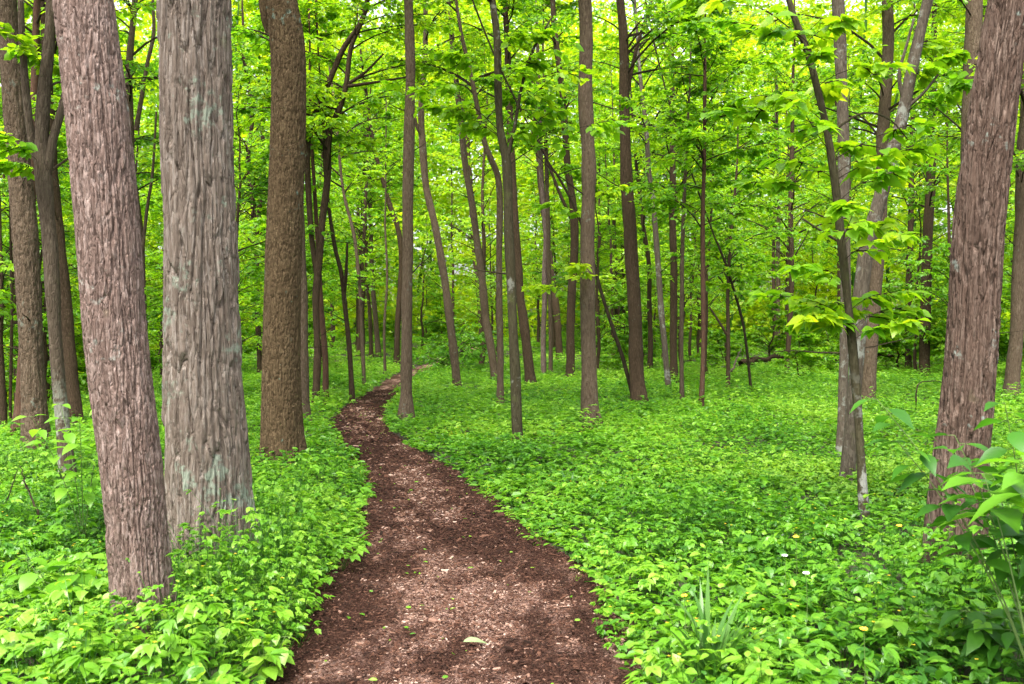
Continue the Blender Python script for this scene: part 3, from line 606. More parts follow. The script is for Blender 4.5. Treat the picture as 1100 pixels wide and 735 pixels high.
# left side
tree('brown_tree', 'rough brown trunk at the left edge, thicker of the group behind the leaning trunk', [(39, 480, 30), (37, 440, 26), (34, 380, 24), (30, 300, 25), (26, 240, 26), (18, 150, 23), (13, 85, 22), (7, 0, 20), (5, -40, 20)], 'grey', 'pink', H=13, cr=(6, 12, 20, 2.8), flare=.05, tint=.6)
tree('forked_tree', 'forked trunk with a whitish lichened foot right of the rough brown left edge trunk', [(71, 505, 16), (68, 470, 16), (62, 410, 15), (57, 340, 15), (53, 260, 16), (48, 200, 17), (45, 150, 15), (48, 90, 13), (54, 34, 12), (58, -30, 11)], 'footed', 'fine', H=11,
     limbs=[[(43, 180, 9), (34, 150, 8), (28, 100, 8), (25, 60, 7), (22, 0, 6)], [(50, 190, 10), (57, 150, 9), (66, 118, 8), (74, 80, 6), (80, 40, 5)], [(47, 108, 4), (55, 92, 3), (66, 88, 2.5)]], cr=(5, 10, 16, 2.2), sprays=[(30, 45, .8), (15, 40, .8), (55, 50, .7), (25, 160, .5), (10, 170, .5), (70, 12, .7)], tint=.64)
tree('brown_tree', 'dark brown trunk showing behind the forked trunk with the whitish foot', [(81, 448, 14), (76, 400, 14), (71, 340, 14), (65, 280, 13), (58, 200, 12), (52, 100, 10)], 'dark', 'brown', H=13, cr=(5, 12, 24, 2.6), tint=.58)
tree('dark_tree', 'dark reddish trunk foot half hidden behind the rough brown left edge trunk', [(23, 458, 17), (25, 420, 15), (28, 370, 14), (31, 300, 12), (34, 200, 11)], 'red', 'brown', H=13, cr=(4, 12, 26, 2.6), tint=.5)
tree('pole_tree', 'thin dark pole at the very left edge, behind everything there', [(11, 440, 3.5), (12, 380, 3.5), (13, 320, 3), (12, 250, 3), (10, 150, 2.5)], 'dark', Y=20, H=10, cr=(2.5, 9.5, 30, 2.4), tint=.46)
tree('forked_tree', 'forked grey tree seen between the pinkish leaning trunk and the shaggy trunk', [(152, 405, 10), (152, 320, 10), (149, 250, 9.5), (142, 180, 9), (139, 102, 8), (141, 50, 7), (145, 0, 6.5)], 'grey', Y=19, H=12, limbs=[[(146, 140, 5.5), (153, 100, 5), (158, 70, 4.5), (165, 36, 4), (164, 0, 3)], [(152, 280, 4), (158, 225, 3.5), (164, 185, 3), (168, 120, 2)]], cr=(4, 11.5, 32, 2.6), tint=.5)
tree('crooked_tree', 'crooked dark stem between the shaggy trunk and the thick olive brown trunk', [(279, 395, 6), (277, 340, 6), (275, 270, 6), (270, 200, 6), (267, 165, 5.5), (271, 120, 4.5), (262, 60, 4)], 'dark', Y=30, H=13, limbs=[[(275, 260, 5), (281, 200, 5), (283, 160, 4.5), (277, 120, 4), (264, 108, 3)]], cr=(4, 12, 34, 2.8), tint=.5)

# ------------------------------------------------------------------ undergrowth: one countless carpet of leafy herbs
def in_view(x, y, m=1.18): return (np.abs(x) < .55 * m * y + 1.0)
def cover_height(x, y):
    h = .07 + .34 * np.clip(1.6 * (fbm(x * .7, y * .7, 0, 4, 51) - .5) + .5, 0, 1)
    h = h + .16 * np.exp(-(((x + 1.35) / .45)**2 + ((y - 6.0) / 1.2)**2))          # taller herbs between the left trunks and the path
    h = h - .10 * np.exp(-(((x + 1.95) / .5)**2 + ((y - 4.5) / .6)**2))
    h = h + .16 * np.exp(-(((x - 2.6) / .7)**2 + ((y - 4.6) / .9)**2))
    return h * np.clip(.35 + path_dist(x, y) / .7, .3, 1)
def scatter(rg, y0, y1, dens, xmax=60):
    n = int(dens * (y1 - y0) * (2 * min(xmax, .65 * y1 + 1)))
    y = rg.uniform(y0, y1, n); x = rg.uniform(-1, 1, n) * min(xmax, .65 * y1 + 1)
    d = path_dist(x, y)
    ok = in_view(x, y) & (d > .02 + .10 * rg.random(n)**2 * 1.0 + .14 * (vn(x * 2.3, y * 2.3, 0, 77) - .45))
    ok &= vn(x * 1.7, y * 1.7, 0, 91) + rg.normal(0, .12, n) > .17 - .3 * np.clip((y - 8) / 5, 0, 1)          # thin spots
    return x[ok], y[ok]
UG = Buf()
def stems(buf, P, top, r, tint=.25):
    mid = (P + top) / 2 + rng.normal(0, .008, P.shape)
    V, F = tubes(np.stack([P, mid, top], 1), np.tile([r, r * .8, r * .5], (len(P), 1)), 3); buf.add(V, F, tint)
def herb_oval(rg, buf, x, y, h, kind, leaf, nodes=4, tint=.6, width=.62, stem=True):
    """upright stem with pairs of oval leaves and a rosette on top"""
    n = len(x); z = terr(x, y); P = np.stack([x, y, z - .02], -1)
    lean = rg.normal(0, .16, (n, 2)) ; top = P + np.stack([lean[:, 0] * h, lean[:, 1] * h, h], -1)
    if stem: stems(buf, P, top, .0025)
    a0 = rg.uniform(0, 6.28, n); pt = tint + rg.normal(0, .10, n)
    for k in range(nodes):
        u = 1 - k * (.62 / max(nodes, 1)) * rg.uniform(.8, 1.2, n)
        Q = P + (top - P) * np.clip(u, .1, 1)[:, None]
        for s in (0, 1):
            a = a0 + k * 1.57 + s * np.pi + rg.normal(0, .25, n); e = rg.normal(R(8) + (.35 if k == 0 else 0), .28, n)
            A = np.stack([np.cos(a) * np.cos(e), np.sin(a) * np.cos(e), np.sin(e)], -1)
            pet = .25 * leaf * (k > 0)
            sz = leaf * rg.uniform(.65, 1.25, n) * (.6 if k == 0 else (1.0 if k < 3 else .85))
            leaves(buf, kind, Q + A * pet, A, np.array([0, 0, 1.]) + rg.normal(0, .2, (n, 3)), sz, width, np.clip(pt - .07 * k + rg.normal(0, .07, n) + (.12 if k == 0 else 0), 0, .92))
def herb_palm(rg, buf, x, y, h, kind, leaf, fingers=5, nl=4, tint=.45, width=.5, stem=True):
    """several long stalks from one root, each with a fan of leaflets"""
    n = len(x); z = terr(x, y); P = np.stack([x, y, z - .02], -1)
    for k in range(nl):
        a = rg.uniform(0, 6.28, n); rr = h * rg.uniform(.15, .75, n); hh = h * rg.uniform(.6, 1.08, n)
        top = P + np.stack([np.cos(a) * rr, np.sin(a) * rr, hh], -1)
        if stem: stems(buf, P, top, .002)
        pt = tint + rg.normal(0, .1, n); tilt = rg.normal(0, .18, (n, 3)) + np.stack([np.cos(a), np.sin(a), 0 * a], -1) * .25
        for q in range(fingers):
            f = a + (q - (fingers - 1) / 2) * (2.2 * 2 / max(fingers, 2)) * .55 + rg.normal(0, .1, n)
            e = rg.normal(R(-8), .18, n)
            A = np.stack([np.cos(f) * np.cos(e), np.sin(f) * np.cos(e), np.sin(e)], -1)
            sz = leaf * rg.uniform(.75, 1.2, n) * (1.15 - .18 * abs(q - (fingers - 1) / 2))
            leaves(buf, kind, top, A, np.array([0, 0, 1.]) + tilt, sz, width, np.clip(pt + rg.normal(0, .05, n), 0, .92))
def mixed(rg, y0, y1, dens, kinds, lscale, stem, nodes, hs=1.0):
    x, y = scatter(rg, y0, y1, dens)
    h = np.maximum(cover_height(x, y) * np.exp(rg.normal(-.12, .3, len(x))), .05) * hs
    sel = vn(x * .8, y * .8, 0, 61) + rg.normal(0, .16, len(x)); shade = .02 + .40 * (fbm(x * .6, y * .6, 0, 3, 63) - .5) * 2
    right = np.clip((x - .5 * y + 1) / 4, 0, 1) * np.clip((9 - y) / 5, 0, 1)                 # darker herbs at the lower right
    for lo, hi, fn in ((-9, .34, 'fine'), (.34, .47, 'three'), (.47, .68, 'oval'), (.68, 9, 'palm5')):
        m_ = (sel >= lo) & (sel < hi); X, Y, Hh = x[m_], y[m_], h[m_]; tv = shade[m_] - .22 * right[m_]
        if not m_.any(): continue
        ls = lscale
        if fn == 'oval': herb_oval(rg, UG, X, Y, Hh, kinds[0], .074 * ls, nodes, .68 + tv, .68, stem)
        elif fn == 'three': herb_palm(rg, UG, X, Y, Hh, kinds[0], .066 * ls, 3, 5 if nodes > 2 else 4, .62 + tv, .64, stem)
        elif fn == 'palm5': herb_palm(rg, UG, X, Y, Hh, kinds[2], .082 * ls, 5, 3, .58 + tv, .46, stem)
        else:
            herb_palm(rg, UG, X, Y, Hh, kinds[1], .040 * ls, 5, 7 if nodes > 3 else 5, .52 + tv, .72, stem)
            if nodes > 3: herb_oval(rg, UG, X, Y, Hh * 1.1, kinds[1], .036 * ls, 5, .55 + tv, .7, stem)
rg = np.random.default_rng(5)
mixed(rg, 2.6, 6.5, 105, ('oval', 'tooth', 'long'), .95, True, 4)
mixed(rg, 6.5, 11, 110, ('oval', 'tooth', 'six'), .88, True, 4)
mixed(rg, 11, 19, 85, ('six', 'six', 'six'), .95, False, 3)
mixed(rg, 19, 34, 48, ('four', 'four', 'four'), 1.2, False, 3)
mixed(rg, 34, 75, 9, ('four', 'four', 'four'), 2.4, False, 2, 1.15)
# low creeping leaves at the foot of the herbs and over the path edge
for y0, y1, dn, ls in ((2.6, 8, 420, 1.1), (8, 16, 160, 1.5), (16, 30, 50, 2.2)):
    x, y = scatter(rg, y0, y1, dn); n = len(x)
    a = rg.uniform(0, 6.28, n); A = np.stack([np.cos(a), np.sin(a), rg.normal(.1, .25, n)], -1)
    leaves(UG, 'six', np.stack([x, y, terr(x, y) + rg.uniform(.01, .12, n)], -1), A, np.array([0, 0, 1.]) + rg.normal(0, .35, (n, 3)), .055 * ls * rg.uniform(.6, 1.3, n), .62, np.clip(rg.normal(.52, .15, n), 0, .9))
# little yellow blossoms and buds held over the herbs
x, y = scatter(rg, 3, 14, 14); keep = vn(x * .9, y * .9, 0, 88) > .52; x, y = x[keep], y[keep]; n = len(x)
hz = terr(x, y) + cover_height(x, y) * rg.uniform(.9, 1.25, n)
for q in range(4):
    a = q * 1.57 + rg.uniform(0, .5, n)
    leaves(UG, 'four', np.stack([x, y, hz], -1), np.stack([np.cos(a), np.sin(a), 0 * a + .3], -1), np.tile([0, 0, 1.], (n, 1)), .011, .9, .99)
stems(UG, np.stack([x, y, terr(x, y)], -1), np.stack([x, y, hz], -1), .0012, .4)
tag(link('undergrowth', UG.mesh('undergrowth', COVER_LEAF)), kind='stuff', label='bright green leafy undergrowth carpeting the forest floor')

# ------------------------------------------------------------------ mulch chips and leaf scraps on the path
CH = Buf()
def chips(y0, y1, n, sc):
    y = rg.uniform(y0, y1, n); l, r = path_edges(y); x = l + (r - l) * rg.uniform(-.08, 1.08, n)
    a = rg.uniform(0, 6.28, n); t_ = rg.normal(0, .22, n)
    A = np.stack([np.cos(a) * np.cos(t_), np.sin(a) * np.cos(t_), np.sin(t_)], -1); N = np.array([0, 0, 1.]) + rg.normal(0, .3, (n, 3))
    ln = sc * np.exp(rg.normal(-.1, .5, n)) * .022; wd = ln * rg.uniform(.18, .6, n); th = ln * .12
    B = nrm(np.cross(N, A)); N = np.cross(A, B)
    c = np.stack([x, y, path_z(x, y) + .012 + .02 * (fbm(x * 5, y * 5, 0, 4, 9) - .5) + rg.uniform(0, .010, n)], -1)
    v = []
    for sx, sy, sz in ((-1, -.8, 0), (1, -1, 0), (.9, 1, 0), (-1.1, .7, 0), (-.8, -.6, 1), (.85, -.8, 1), (.8, .7, 1), (-.9, .6, 1)):
        v.append(c + A * (ln * sx / 2)[:, None] + B * (wd * sy / 2)[:, None] + N * (th * sz)[:, None])
    V = np.stack(v, 1).reshape(-1, 3); o = np.arange(n)[:, None, None] * 8
    F = (o + np.array([(4, 5, 6, 7), (0, 1, 5, 4), (1, 2, 6, 5), (2, 3, 7, 6), (3, 0, 4, 7)])[None]).reshape(-1, 4)
    w_ = wear(x, y); ti = np.clip(rg.beta(1.4, 4.2, n) + .55 * w_ * rg.random(n), 0, 1)
    CH.add(V, F, np.repeat(ti, 5))
chips(2.8, 7, 75000, .52); chips(7, 13, 50000, .8); chips(13, 24, 18000, 1.4)
tag(link('wood_chips', CH.mesh('wood_chips', CHIP)), kind='stuff', label='brown shredded wood chips covering the path')
SC = Buf(); n = 150
y = 3.2 + 15 * rg.random(n)**1.5; l, r = path_edges(y); x = l + (r - l) * rg.uniform(.03, .97, n); a = rg.uniform(0, 6.28, n)
leaves(SC, 'six', np.stack([x, y, path_z(x, y) + .03], -1), np.stack([np.cos(a), np.sin(a), 0 * a + .05], -1), np.array([0, 0, 1.]) + rg.normal(0, .25, (n, 3)), rg.uniform(.015, .05, n), .5, np.clip(rg.normal(.7, .15, n), 0, .92))
tag(link('leaf_scraps', SC.mesh('leaf_scraps', COVER_LEAF)), kind='stuff', label='small green leaf scraps scattered over the brown path')

# ------------------------------------------------------------------ young trees and bushes that fill the wood, by copying
def proto_tree(name, seed, H, h0, nb, L, leaf, tint, lean=.3, lobes=1):
    rg = np.random.default_rng(seed); e = empty(name, (0, 0, 0)); wood, lf = Buf(), Buf()
    zz = np.linspace(-.1, H, 14); cx = lean * np.cumsum(rg.normal(0, .16, 14)); cy = lean * np.cumsum(rg.normal(0, .16, 14))
    cx -= cx[0]; cy -= cy[0]
    V, F = tubes(np.stack([cx, cy, zz], -1)[None], (np.linspace(1, .12, 14) * (.012 + .0075 * H))[None], 8)
    tb = Buf(); tb.add(V, F); link('trunk', tb.mesh('trunk', BARK['dark'], True), e)
    cen = lambda h: np.stack([np.interp(h, zz, cx), np.interp(h, zz, cy), np.asarray(h, float)], -1)
    hs = np.sort(rg.uniform(h0, H - .1, nb)); u = (hs - h0) / (H - h0)
    crown(rg, cen, hs, L * rg.uniform(.6, 1.2, nb) * (1 - .65 * u**1.5), wood, lf, 'six', leaf, 12, 11, tint, .016, .62)
    link('branches', wood.mesh('branches', BARK['twig']), e); link('crown', lf.mesh('crown', TREE_LEAF), e)
    return e
def copy_tree(e):
    r = e.copy(); C.objects.link(r)
    for ch in e.children:
        c = ch.copy(); C.objects.link(c); c.parent = r
    return r
NICK = [(-60, 'the left frame edge'), (39, 'the rough brown trunk'), (130, 'the pinkish leaning trunk'), (222, 'the shaggy trunk'), (302, 'the olive brown trunk'), (378, 'the wavy trunk'),
        (437, 'the mossy trunk'), (490, 'the bare leaning trunk'), (556, 'the knobby trunk'), (633, 'the tall scarred trunk'), (686, 'the chocolate brown trunk'), (753, 'the reddish pole'),
        (846, 'the thin dark trunk'), (918, 'the big leaved sapling'), (992, 'the dim straight trunk'), (1045, 'the big furrowed trunk'), (1180, 'the right frame edge')]
FILL = []
def place_fill(proto, x, y, s, kind): FILL.append((proto, x, y, s, kind))
protos = [proto_tree('understory_tree', 100, 7.5, 1.3, 34, 2.3, .115, .50), proto_tree('understory_tree', 101, 9, 1.8, 40, 2.5, .12, .58),
          proto_tree('understory_tree', 102, 6, .8, 30, 2.0, .105, .56), proto_tree('understory_tree', 103, 11, 2.4, 44, 2.8, .13, .62), proto_tree('understory_tree', 104, 13, 3.5, 48, 3.0, .13, .56)]
bushes = [proto_tree('shrub', 110, 1.7, .15, 22, .95, .10, .5), proto_tree('shrub', 111, 2.6, .3, 28, 1.2, .10, .54), proto_tree('shrub', 112, 1.1, .1, 18, .8, .09, .5)]
rg = np.random.default_rng(21)
taken = [(t.location.x, t.location.y) for t, _, _ in TREES]
def try_place(px, y, lst, kind, smin, smax, gap=1.1):
    x = (px - 550) / FPX * y
    if path_dist(np.array([x]), np.array([y]))[0] < 1.4 or any((x - a)**2 + (y - b_)**2 < gap * gap for a, b_ in taken): return
    taken.append((x, y)); place_fill(lst[rg.integers(len(lst))], x, y, rg.uniform(smin, smax), kind)
for k in range(30): try_place(rg.uniform(640, 1180), rg.uniform(25, 44), protos[:3], 'tree', .8, 1.25, 1.3)          # the dense right side
for k in range(38): try_place(rg.uniform(380, 760), rg.uniform(40, 62), protos[1:], 'tree', .9, 1.3, 1.6)           # the open middle
for k in range(22): try_place(rg.uniform(-60, 400), rg.uniform(27, 58), protos, 'tree', .9, 1.3, 1.5)               # left, beyond the crest
for k in range(14): try_place(rg.uniform(-60, 330), rg.uniform(18, 32), protos[:3], 'tree', .8, 1.2, 1.5)
for k in range(14): try_place(rg.uniform(-60, 420), rg.uniform(24, 48), protos[3:], 'tree', 1, 1.35, 1.5)
for k in range(16): try_place(rg.uniform(400, 1180), rg.uniform(30, 52), protos[3:], 'tree', 1, 1.35, 1.5)
for k in range(30): try_place(rg.uniform(640, 1180), rg.uniform(27, 42), bushes, 'shrub', .8, 1.5, .8)
for k in range(16): try_place(rg.uniform(-60, 330), rg.uniform(22, 40), bushes, 'shrub', 1, 1.7, .8)
for k in range(12): try_place(rg.uniform(400, 640), rg.uniform(50, 66), bushes, 'shrub', .8, 1.6, .8)
FILL.sort(key=lambda f: f[2])
used, rank = set(), {}
ORD = ['nearest', 'second nearest', 'third nearest', 'fourth nearest', 'fifth nearest', 'sixth nearest', 'seventh nearest', 'eighth nearest', 'ninth nearest', 'tenth nearest', 'eleventh nearest', 'twelfth nearest', 'farthest']
for proto, x, y, s, kind in FILL:
    if proto.name in used: r = copy_tree(proto)
    else: r = proto; used.add(proto.name)
    r.location = (x, y, float(terr(x, y)) - .03); r.rotation_euler = (0, 0, rg.uniform(0, 6.28)); r.scale = (s, s, s * rg.uniform(.9, 1.1))
    px = 550 + x / y * FPX
    j = max(i for i in range(len(NICK)) if NICK[i][0] <= max(px, -60)); j = min(j, len(NICK) - 2)
    key = (j, kind); rank[key] = rank.get(key, 0) + 1
    what = 'leafy young tree' if kind == 'tree' else 'low leafy shrub'
    tag(r, '%s %s between %s and %s' % (ORD[min(rank[key], 13) - 1], what, NICK[j][1], NICK[j + 1][1]), 'tree' if kind == 'tree' else 'shrub',
        'leafy young trees filling the wood' if kind == 'tree' else 'low shrubs at the edge of the wood')
for p_ in protos + bushes:
    if p_.name not in used:
        for ch in list(p_.children): bpy.data.objects.remove(ch)
        bpy.data.objects.remove(p_)

# ------------------------------------------------------------------ the far wood behind everything: one mass of leaves and stems
FW, FT = Buf(), Buf(); rg = np.random.default_rng(33)
nc = 1650; ang = rg.uniform(-.72, .72, nc); dist = rg.uniform(58, 112, nc)
cx, cy = np.sin(ang) * dist, np.cos(ang) * dist; cz = terr(cx, cy) + 33 * rg.random(nc)**1.1
m_ = 420
d = nrm(rg.normal(0, 1, (nc, m_, 3))) * (rg.random((nc, m_, 1))**.45); rad = rg.uniform(1.8, 4.2, (nc, 1, 1)) * np.array([1.15, 1.15, .65])
P = np.stack([cx, cy, cz], -1)[:, None] + d * rad
a = rg.uniform(0, 6.28, (nc, m_)); e = rg.normal(-.3, .35, (nc, m_))
A = np.stack([np.cos(a) * np.cos(e), np.sin(a) * np.cos(e), np.sin(e)], -1)
ti = np.clip(.84 + rg.normal(0, .10, (nc, 1)) + rg.normal(0, .1, (nc, m_)), 0, .95)
leaves(FW, 'four', P, A, np.array([0, 0, 1.]) + rg.normal(0, .5, (nc, m_, 3)), (.41 * rg.uniform(.6, 1.3, (nc, m_))).ravel(), .62, ti.ravel())
nt_ = 130; ang = rg.uniform(-.68, .68, nt_); dist = rg.uniform(58, 100, nt_); x, y = np.sin(ang) * dist, np.cos(ang) * dist; z = terr(x, y)
ok = path_dist(x, y) > 1.5; x, y, z = x[ok], y[ok], z[ok]; nt_ = len(x)
zz = np.linspace(-.2, 22, 8); wob = np.cumsum(rg.normal(0, .28, (nt_, 8, 2)), 1); wob -= wob[:, :1]
V, F = tubes(np.concatenate([np.stack([x, y], -1)[:, None] + wob, (z[:, None] + zz)[..., None]], -1), rg.uniform(.10, .24, (nt_, 1)) * np.linspace(1, .3, 8), 7)
nleaf = sum(len(f) for f in sum(FW.F.values(), []))
FW.add(V, F)
kf = sorted(FW.F); mi = np.concatenate([np.full(sum(len(f) for f in FW.F[k]), 0 if k == 3 else 1) for k in kf])
tag(link('distant_forest', FW.mesh('distant_forest', [TREE_LEAF, BARK['grey']], midx=mi)), kind='stuff', label='bright far wood closing the view behind the trees')

# ------------------------------------------------------------------ single plants and small things near the path
def plant(name, label, cat, px, py_top, Y, height, nst, nodes, kind, leaf, width, tint, seed, mode='pair', droop=-.15, spread=.5, group=None, material=None, stem_r=.004, low=.75):
    """a plant whose top shows at (px, py_top) at distance Y"""
    rg = np.random.default_rng(seed); x = (px - 550) / FPX * Y; g = float(terr(x, Y)); e = empty(name, (x, Y, g)); tag(e, label, cat, group)
    sb, lb = Buf(), Buf()
    for q in range(nst):
        a = q * 6.28 / nst + rg.uniform(-.4, .4); hh = height * rg.uniform(.72, 1.0) if nst > 1 else height
        sp_ = spread * hh * (rg.uniform(.3, 1) if nst > 1 else .15)
        t = np.linspace(0, 1, 7); P = np.stack([np.cos(a) * sp_ * t**1.4, np.sin(a) * sp_ * t**1.4, -.03 + (hh + .03) * t - .10 * hh * t**3], -1)
        V, F = tubes(P[None], (stem_r * np.linspace(1.2, .45, 7))[None], 6); sb.add(V, F, .3)
        for k in range(nodes):
            u = 1 - k * (low / max(nodes, 1)); p = np.array([np.interp(u, t, P[:, c]) for c in range(3)])
            for s_ in range(2 if mode == 'pair' else (5 if mode == 'whorl' else 1)):
                if mode == 'pair': b_ = a + k * 1.35 + s_ * np.pi
                elif mode == 'whorl': b_ = a + s_ * 1.257 + k
                else: b_ = a + k * 2.4
                b_ += rg.normal(0, .15); el = droop + rg.normal(0, .18)
                A = np.array([np.cos(b_) * np.cos(el), np.sin(b_) * np.cos(el), np.sin(el)])
                sz = leaf * rg.uniform(.75, 1.15) * (.75 if k == 0 and mode == 'pair' else 1)
                pt = p + A * .2 * leaf * np.array([1, 1, .2])
                V, F = tubes(np.stack([p, (p + pt) / 2 + [0, 0, .01 * leaf], pt])[None], np.full((1, 3), stem_r * .35), 4); sb.add(V, F, .3)
                leaves(lb, kind, pt, A, np.array([0, 0, 1.]) + rg.normal(0, .22, 3), sz, width, float(np.clip(tint + rg.normal(0, .08), 0, .92)))
    link('stem', sb.mesh('stem', STEM if stem_r < .006 else BARK['twig'], True), e); link('leaves', lb.mesh('leaves', material or COVER_LEAF, True), e)
    return e
def hgt(py, px, Y): return float(at(px, py, Y)[2] - terr((px - 550) / FPX * Y, Y))
def pl(name, label, cat, px, py, Y, *a, **k): return plant(name, label, cat, px, py, Y, hgt(py, px, Y), *a, **k)
pl('sapling', 'knee high lime green sapling leafing out left of the pinkish leaning trunk', 'sapling', 88, 396, 6.8, 5, 7, 'oval', .14, .52, .68, 1, droop=.0, spread=.38)
pl('leafy_bush', 'dark green bush with big pointed leaves pushing in from the right edge', 'bush', 1122, 385, 3.9, 17, 15, 'long', .14, .50, .24, 2, mode='alt', droop=-.05, spread=.46, low=.5)
pl('leafy_shoot', 'tall shoot with two long bright leaves at the right edge above the dark bush', 'shoot', 1122, 368, 3.6, 3, 6, 'long', .19, .5, .52, 3, droop=.05, spread=.25, low=.22)
pl('broadleaf_herb', 'herb with pale lime oval leaves in the lower left, nearest the path', 'herb', 285, 672, 4.3, 4, 4, 'oval', .095, .72, .8, 4, spread=.35)
pl('broadleaf_herb', 'herb with broad overlapping leaves at the left edge beside the pinkish leaning trunk', 'herb', 62, 590, 5.2, 4, 3, 'oval', .19, .7, .6, 5, spread=.5)
pl('broadleaf_herb', 'herb with long pointed leaves in the bottom left corner', 'herb', 70, 668, 4.2, 5, 4, 'long', .13, .45, .62, 6, spread=.4)
pl('broadleaf_herb', 'herb with small oval leaves right of the foot of the pinkish leaning trunk', 'herb', 200, 640, 4.6, 4, 4, 'oval', .10, .6, .5, 16, spread=.4)
pl('broadleaf_herb', 'herb with big soft oval leaves at the right path rim behind the grass tuft', 'herb', 735, 645, 4.6, 4, 3, 'oval', .14, .64, .66, 7, spread=.5)
pl('broadleaf_herb', 'herb with leaves spread like five fingers in front of the big furrowed trunk', 'herb', 985, 655, 4.5, 4, 2, 'oval', .13, .58, .62, 8, mode='whorl', spread=.45)
pl('broadleaf_herb', 'herb with a ring of dark leaves in the bottom right corner', 'herb', 1060, 640, 4.2, 5, 3, 'long', .13, .5, .28, 9, mode='whorl', spread=.45)
pl('broadleaf_herb', 'lobed dark green herb standing a little above the carpet right of centre', 'herb', 822, 572, 6.3, 4, 2, 'tooth', .14, .8, .4, 10, mode='whorl', spread=.4)
def grass(label, px, py, Y, n, seed, width=.012):
    rg = np.random.default_rng(seed); h = hgt(py, px, Y); x = (px - 550) / FPX * Y; b_ = Buf()
    for q in range(n):
        a = rg.uniform(0, 6.28); L = h * rg.uniform(.7, 1.35); out = rg.uniform(.15, .75); t = np.linspace(0, 1, 9)
        c = np.stack([np.cos(a) * L * out * t**1.6, np.sin(a) * L * out * t**1.6, L * (t - .55 * out * t**2.6)], -1) + np.array([rg.normal(0, .02), rg.normal(0, .02), -.02])
        sd = np.array([-np.sin(a), np.cos(a), 0]); wd = (width * np.sin(np.pi * np.clip(.12 + .88 * t, 0, 1))**.6 * (1 - t**5))[:, None]
        lo = c.copy(); lo[:, 2] -= .25 * wd[:, 0]
        V = np.concatenate([c - sd * wd / 1, lo, c + sd * wd / 1]); i = np.arange(27).reshape(3, 9)
        F = np.concatenate([np.stack([i[r_, :-1], i[r_ + 1, :-1], i[r_ + 1, 1:], i[r_, 1:]], -1) for r_ in (0, 1)])
        b_.add(V, F, rg.uniform(.2, .9))
    o = link('grass_tuft', b_.mesh('grass_tuft', GRASS, True), None, (x, Y, float(terr(x, Y)))); tag(o, label, 'grass tuft', 'grass tufts among the herbs')
grass('arching long bladed grass tuft at the bottom, right of the path', 768, 628, 4.1, 34, 1, .014)
grass('upright bluish grass tuft in the herbs below the tall scarred trunk', 612, 503, 9.4, 18, 2, .013)
grass('short grass tuft at the path rim below the knobby slim trunk', 556, 482, 10.6, 14, 3, .013)
grass('thin grass tuft between the tall scarred trunk and the dark chocolate trunk', 668, 500, 10, 10, 4, .010)
# small bush that hides the far bend of the path
Yb = ground_at(489, 396); xb = (489 - 550) / FPX * Yb
rg = np.random.default_rng(77); e = empty('shrub', (xb, Yb, float(terr(xb, Yb)))); tag(e, 'spreading low dark green shrub at the path bend left of the bare leaning trunk', 'shrub')
wb, lb = Buf(), Buf(); crown(rg, lambda h: np.stack([0 * np.atleast_1d(h), 0 * np.atleast_1d(h), np.atleast_1d(h)], -1), np.linspace(.08, .9, 26), np.full(26, 1.7), wb, lb, 'six', .11, 12, 10, .30, .02)
link('branches', wb.mesh('branches', BARK['twig']), e); link('leaves', lb.mesh('leaves', TREE_LEAF), e)
# fallen leaf
Yl = ground_at(510, 694, .03); b_ = Buf(); leaves(b_, 'long', np.array([[-.06, -.01, .0]]), np.array([[1, .38, .06]]), np.array([[.05, -.25, 1]]), .135, .36, .5)
o = link('fallen_leaf', b_.mesh('fallen_leaf', FALLEN, True), None, ((510 - 550) / FPX * Yl, Yl, float(path_z((510 - 550) / FPX * Yl, Yl)) + .045)); tag(o, 'pale green fallen leaf lying on the path in front', 'leaf')
# dead twigs, bent stick, logs
def stick(name, label, cat, pts, Y, r, material='twig', side=()):
    P = np.array([at(a, b_, Y + dy) for a, b_, dy in pts]); base = P[0].copy(); base[2] = float(terr(P[0, 0], P[0, 1]))
    e = Buf(); rr = np.linspace(1, .35, 12) * r
    def tube(Q):
        u = np.linspace(0, 1, len(Q)); t = np.linspace(0, 1, 12); W = np.stack([np.interp(t, u, Q[:, k]) for k in range(3)], -1)
        W[1:-1] += rng.normal(0, r * .5, (10, 3)); return W
    V, F = tubes((tube(P) - base)[None], rr[None], 8); e.add(V, F)
    o = link(name, e.mesh(name, BARK[material], True), None, base); tag(o, label, cat)
    for sd in side:
        b2 = Buf(); V, F = tubes((tube(np.array([at(a, b_, Y + dy) for a, b_, dy in sd])) - base)[None], rr[None] * .7, 6); b2.add(V, F); link('side_twig', b2.mesh('side_twig', BARK[material], True), o)
stick('dead_twig', 'bare dead twig sticking out of the herbs near the left edge', 'twig', [(42, 590, 0), (41, 552, 0), (33, 532, .1), (24, 516, .2)], 7.2, .012, side=[[(31, 528, .1), (26, 512, .1), (21, 500, .15)]])
stick('dead_twig', 'leaning dead twig at the left frame edge', 'twig', [(-4, 560, 0), (8, 535, 0), (19, 505, .1)], 7.6, .009)
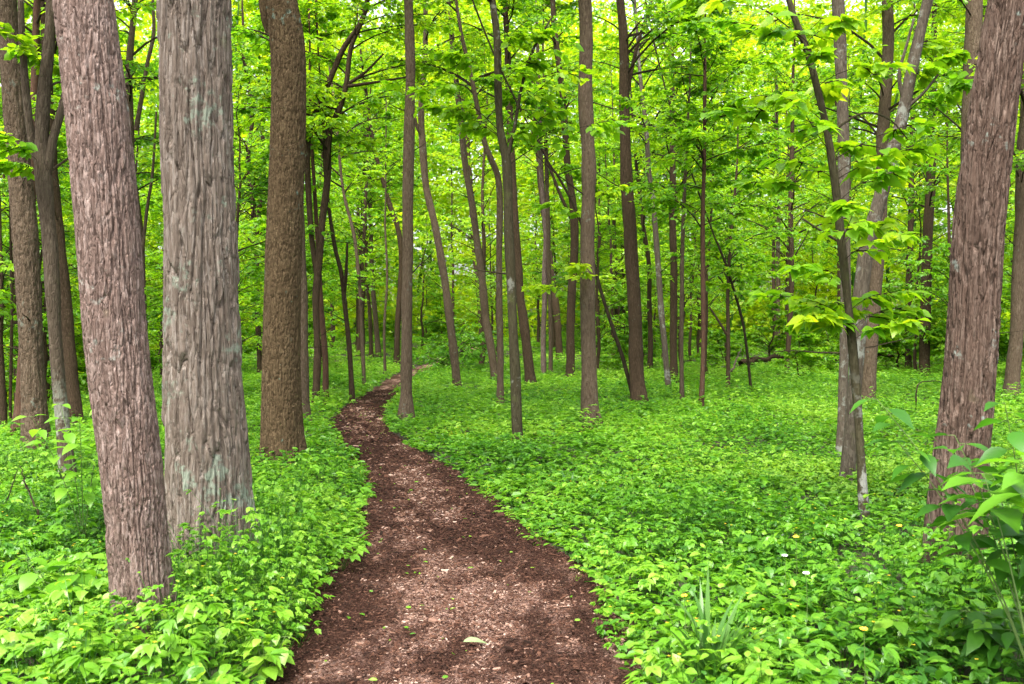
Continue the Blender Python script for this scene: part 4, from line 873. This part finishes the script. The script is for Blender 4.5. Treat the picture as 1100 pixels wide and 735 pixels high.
stick('bent_stick', 'bare stick bent like an arch left of the big furrowed trunk', 'stick', [(984, 440, 0), (984, 417, 0), (990, 410, .2), (1004, 409, .5), (1016, 412, .8)], 15, .014)
stick('fallen_log', 'dark fallen log lying at the back of the clearing behind the thin dark trunk', 'log', [(796, 391, 0), (820, 385, .2), (862, 380, .5)], 34, .13, 'dark')
stick('fallen_log', 'mossy fallen log low in the shade right of the lichened trunks', 'log', [(868, 388, 0), (930, 384, .3), (985, 379, .6)], 35, .13, 'dark')
stick('dead_branch', 'pale dead stem slanting among the low foliage behind the arching sapling', 'stick', [(786, 399, 0), (790, 390, .2), (796, 374, .3)], 27, .035, 'pink')
# blossoms
def flower(label, px, py, material, r, pet, name):
    Y = ground_at(px, py, .36); p = at(px, py, Y); g = float(terr(p[0], Y)); h = p[2] - g; e = empty(name, (p[0], Y, g)); tag(e, label, 'flower')
    sb = Buf(); V, F = tubes(np.array([[[0, 0, -.02], [.01, .01, h * .5], [0, 0, h]]]), np.full((1, 3), .0016), 5); sb.add(V, F, .4); link('stem', sb.mesh('stem', STEM, True), e)
    pb = Buf(); a = np.arange(pet) * 6.283 / pet
    leaves(pb, 'oval', np.tile([0, 0, h], (pet, 1)), np.stack([np.cos(a), np.sin(a), 0 * a + .35], -1), np.tile([0, -.8, .8], (pet, 1)), r * .72, .9, .5)
    link('petals', pb.mesh('petals', material, True), e)
flower('yellow blossom low in the herbs in front, left of the five fingered herb', 928, 676, PETAL, .026, 5, 'yellow_flower')
flower('orange yellow blossom at the right rim of the path above the oval leaved herb', 735, 640, PETAL, .022, 5, 'yellow_flower')
flower('yellow blossom below the big leaved sapling in open carpet', 855, 577, PETAL, .028, 5, 'yellow_flower')
flower('yellow blossom beside the foot of the big furrowed trunk', 966, 565, PETAL, .028, 5, 'yellow_flower')
flower('white blossom cluster in the carpet, upper of two', 843, 597, WHITE, .024, 7, 'white_flower')
flower('white blossom cluster in the carpet, lower and right of two', 866, 616, WHITE, .026, 7, 'white_flower')
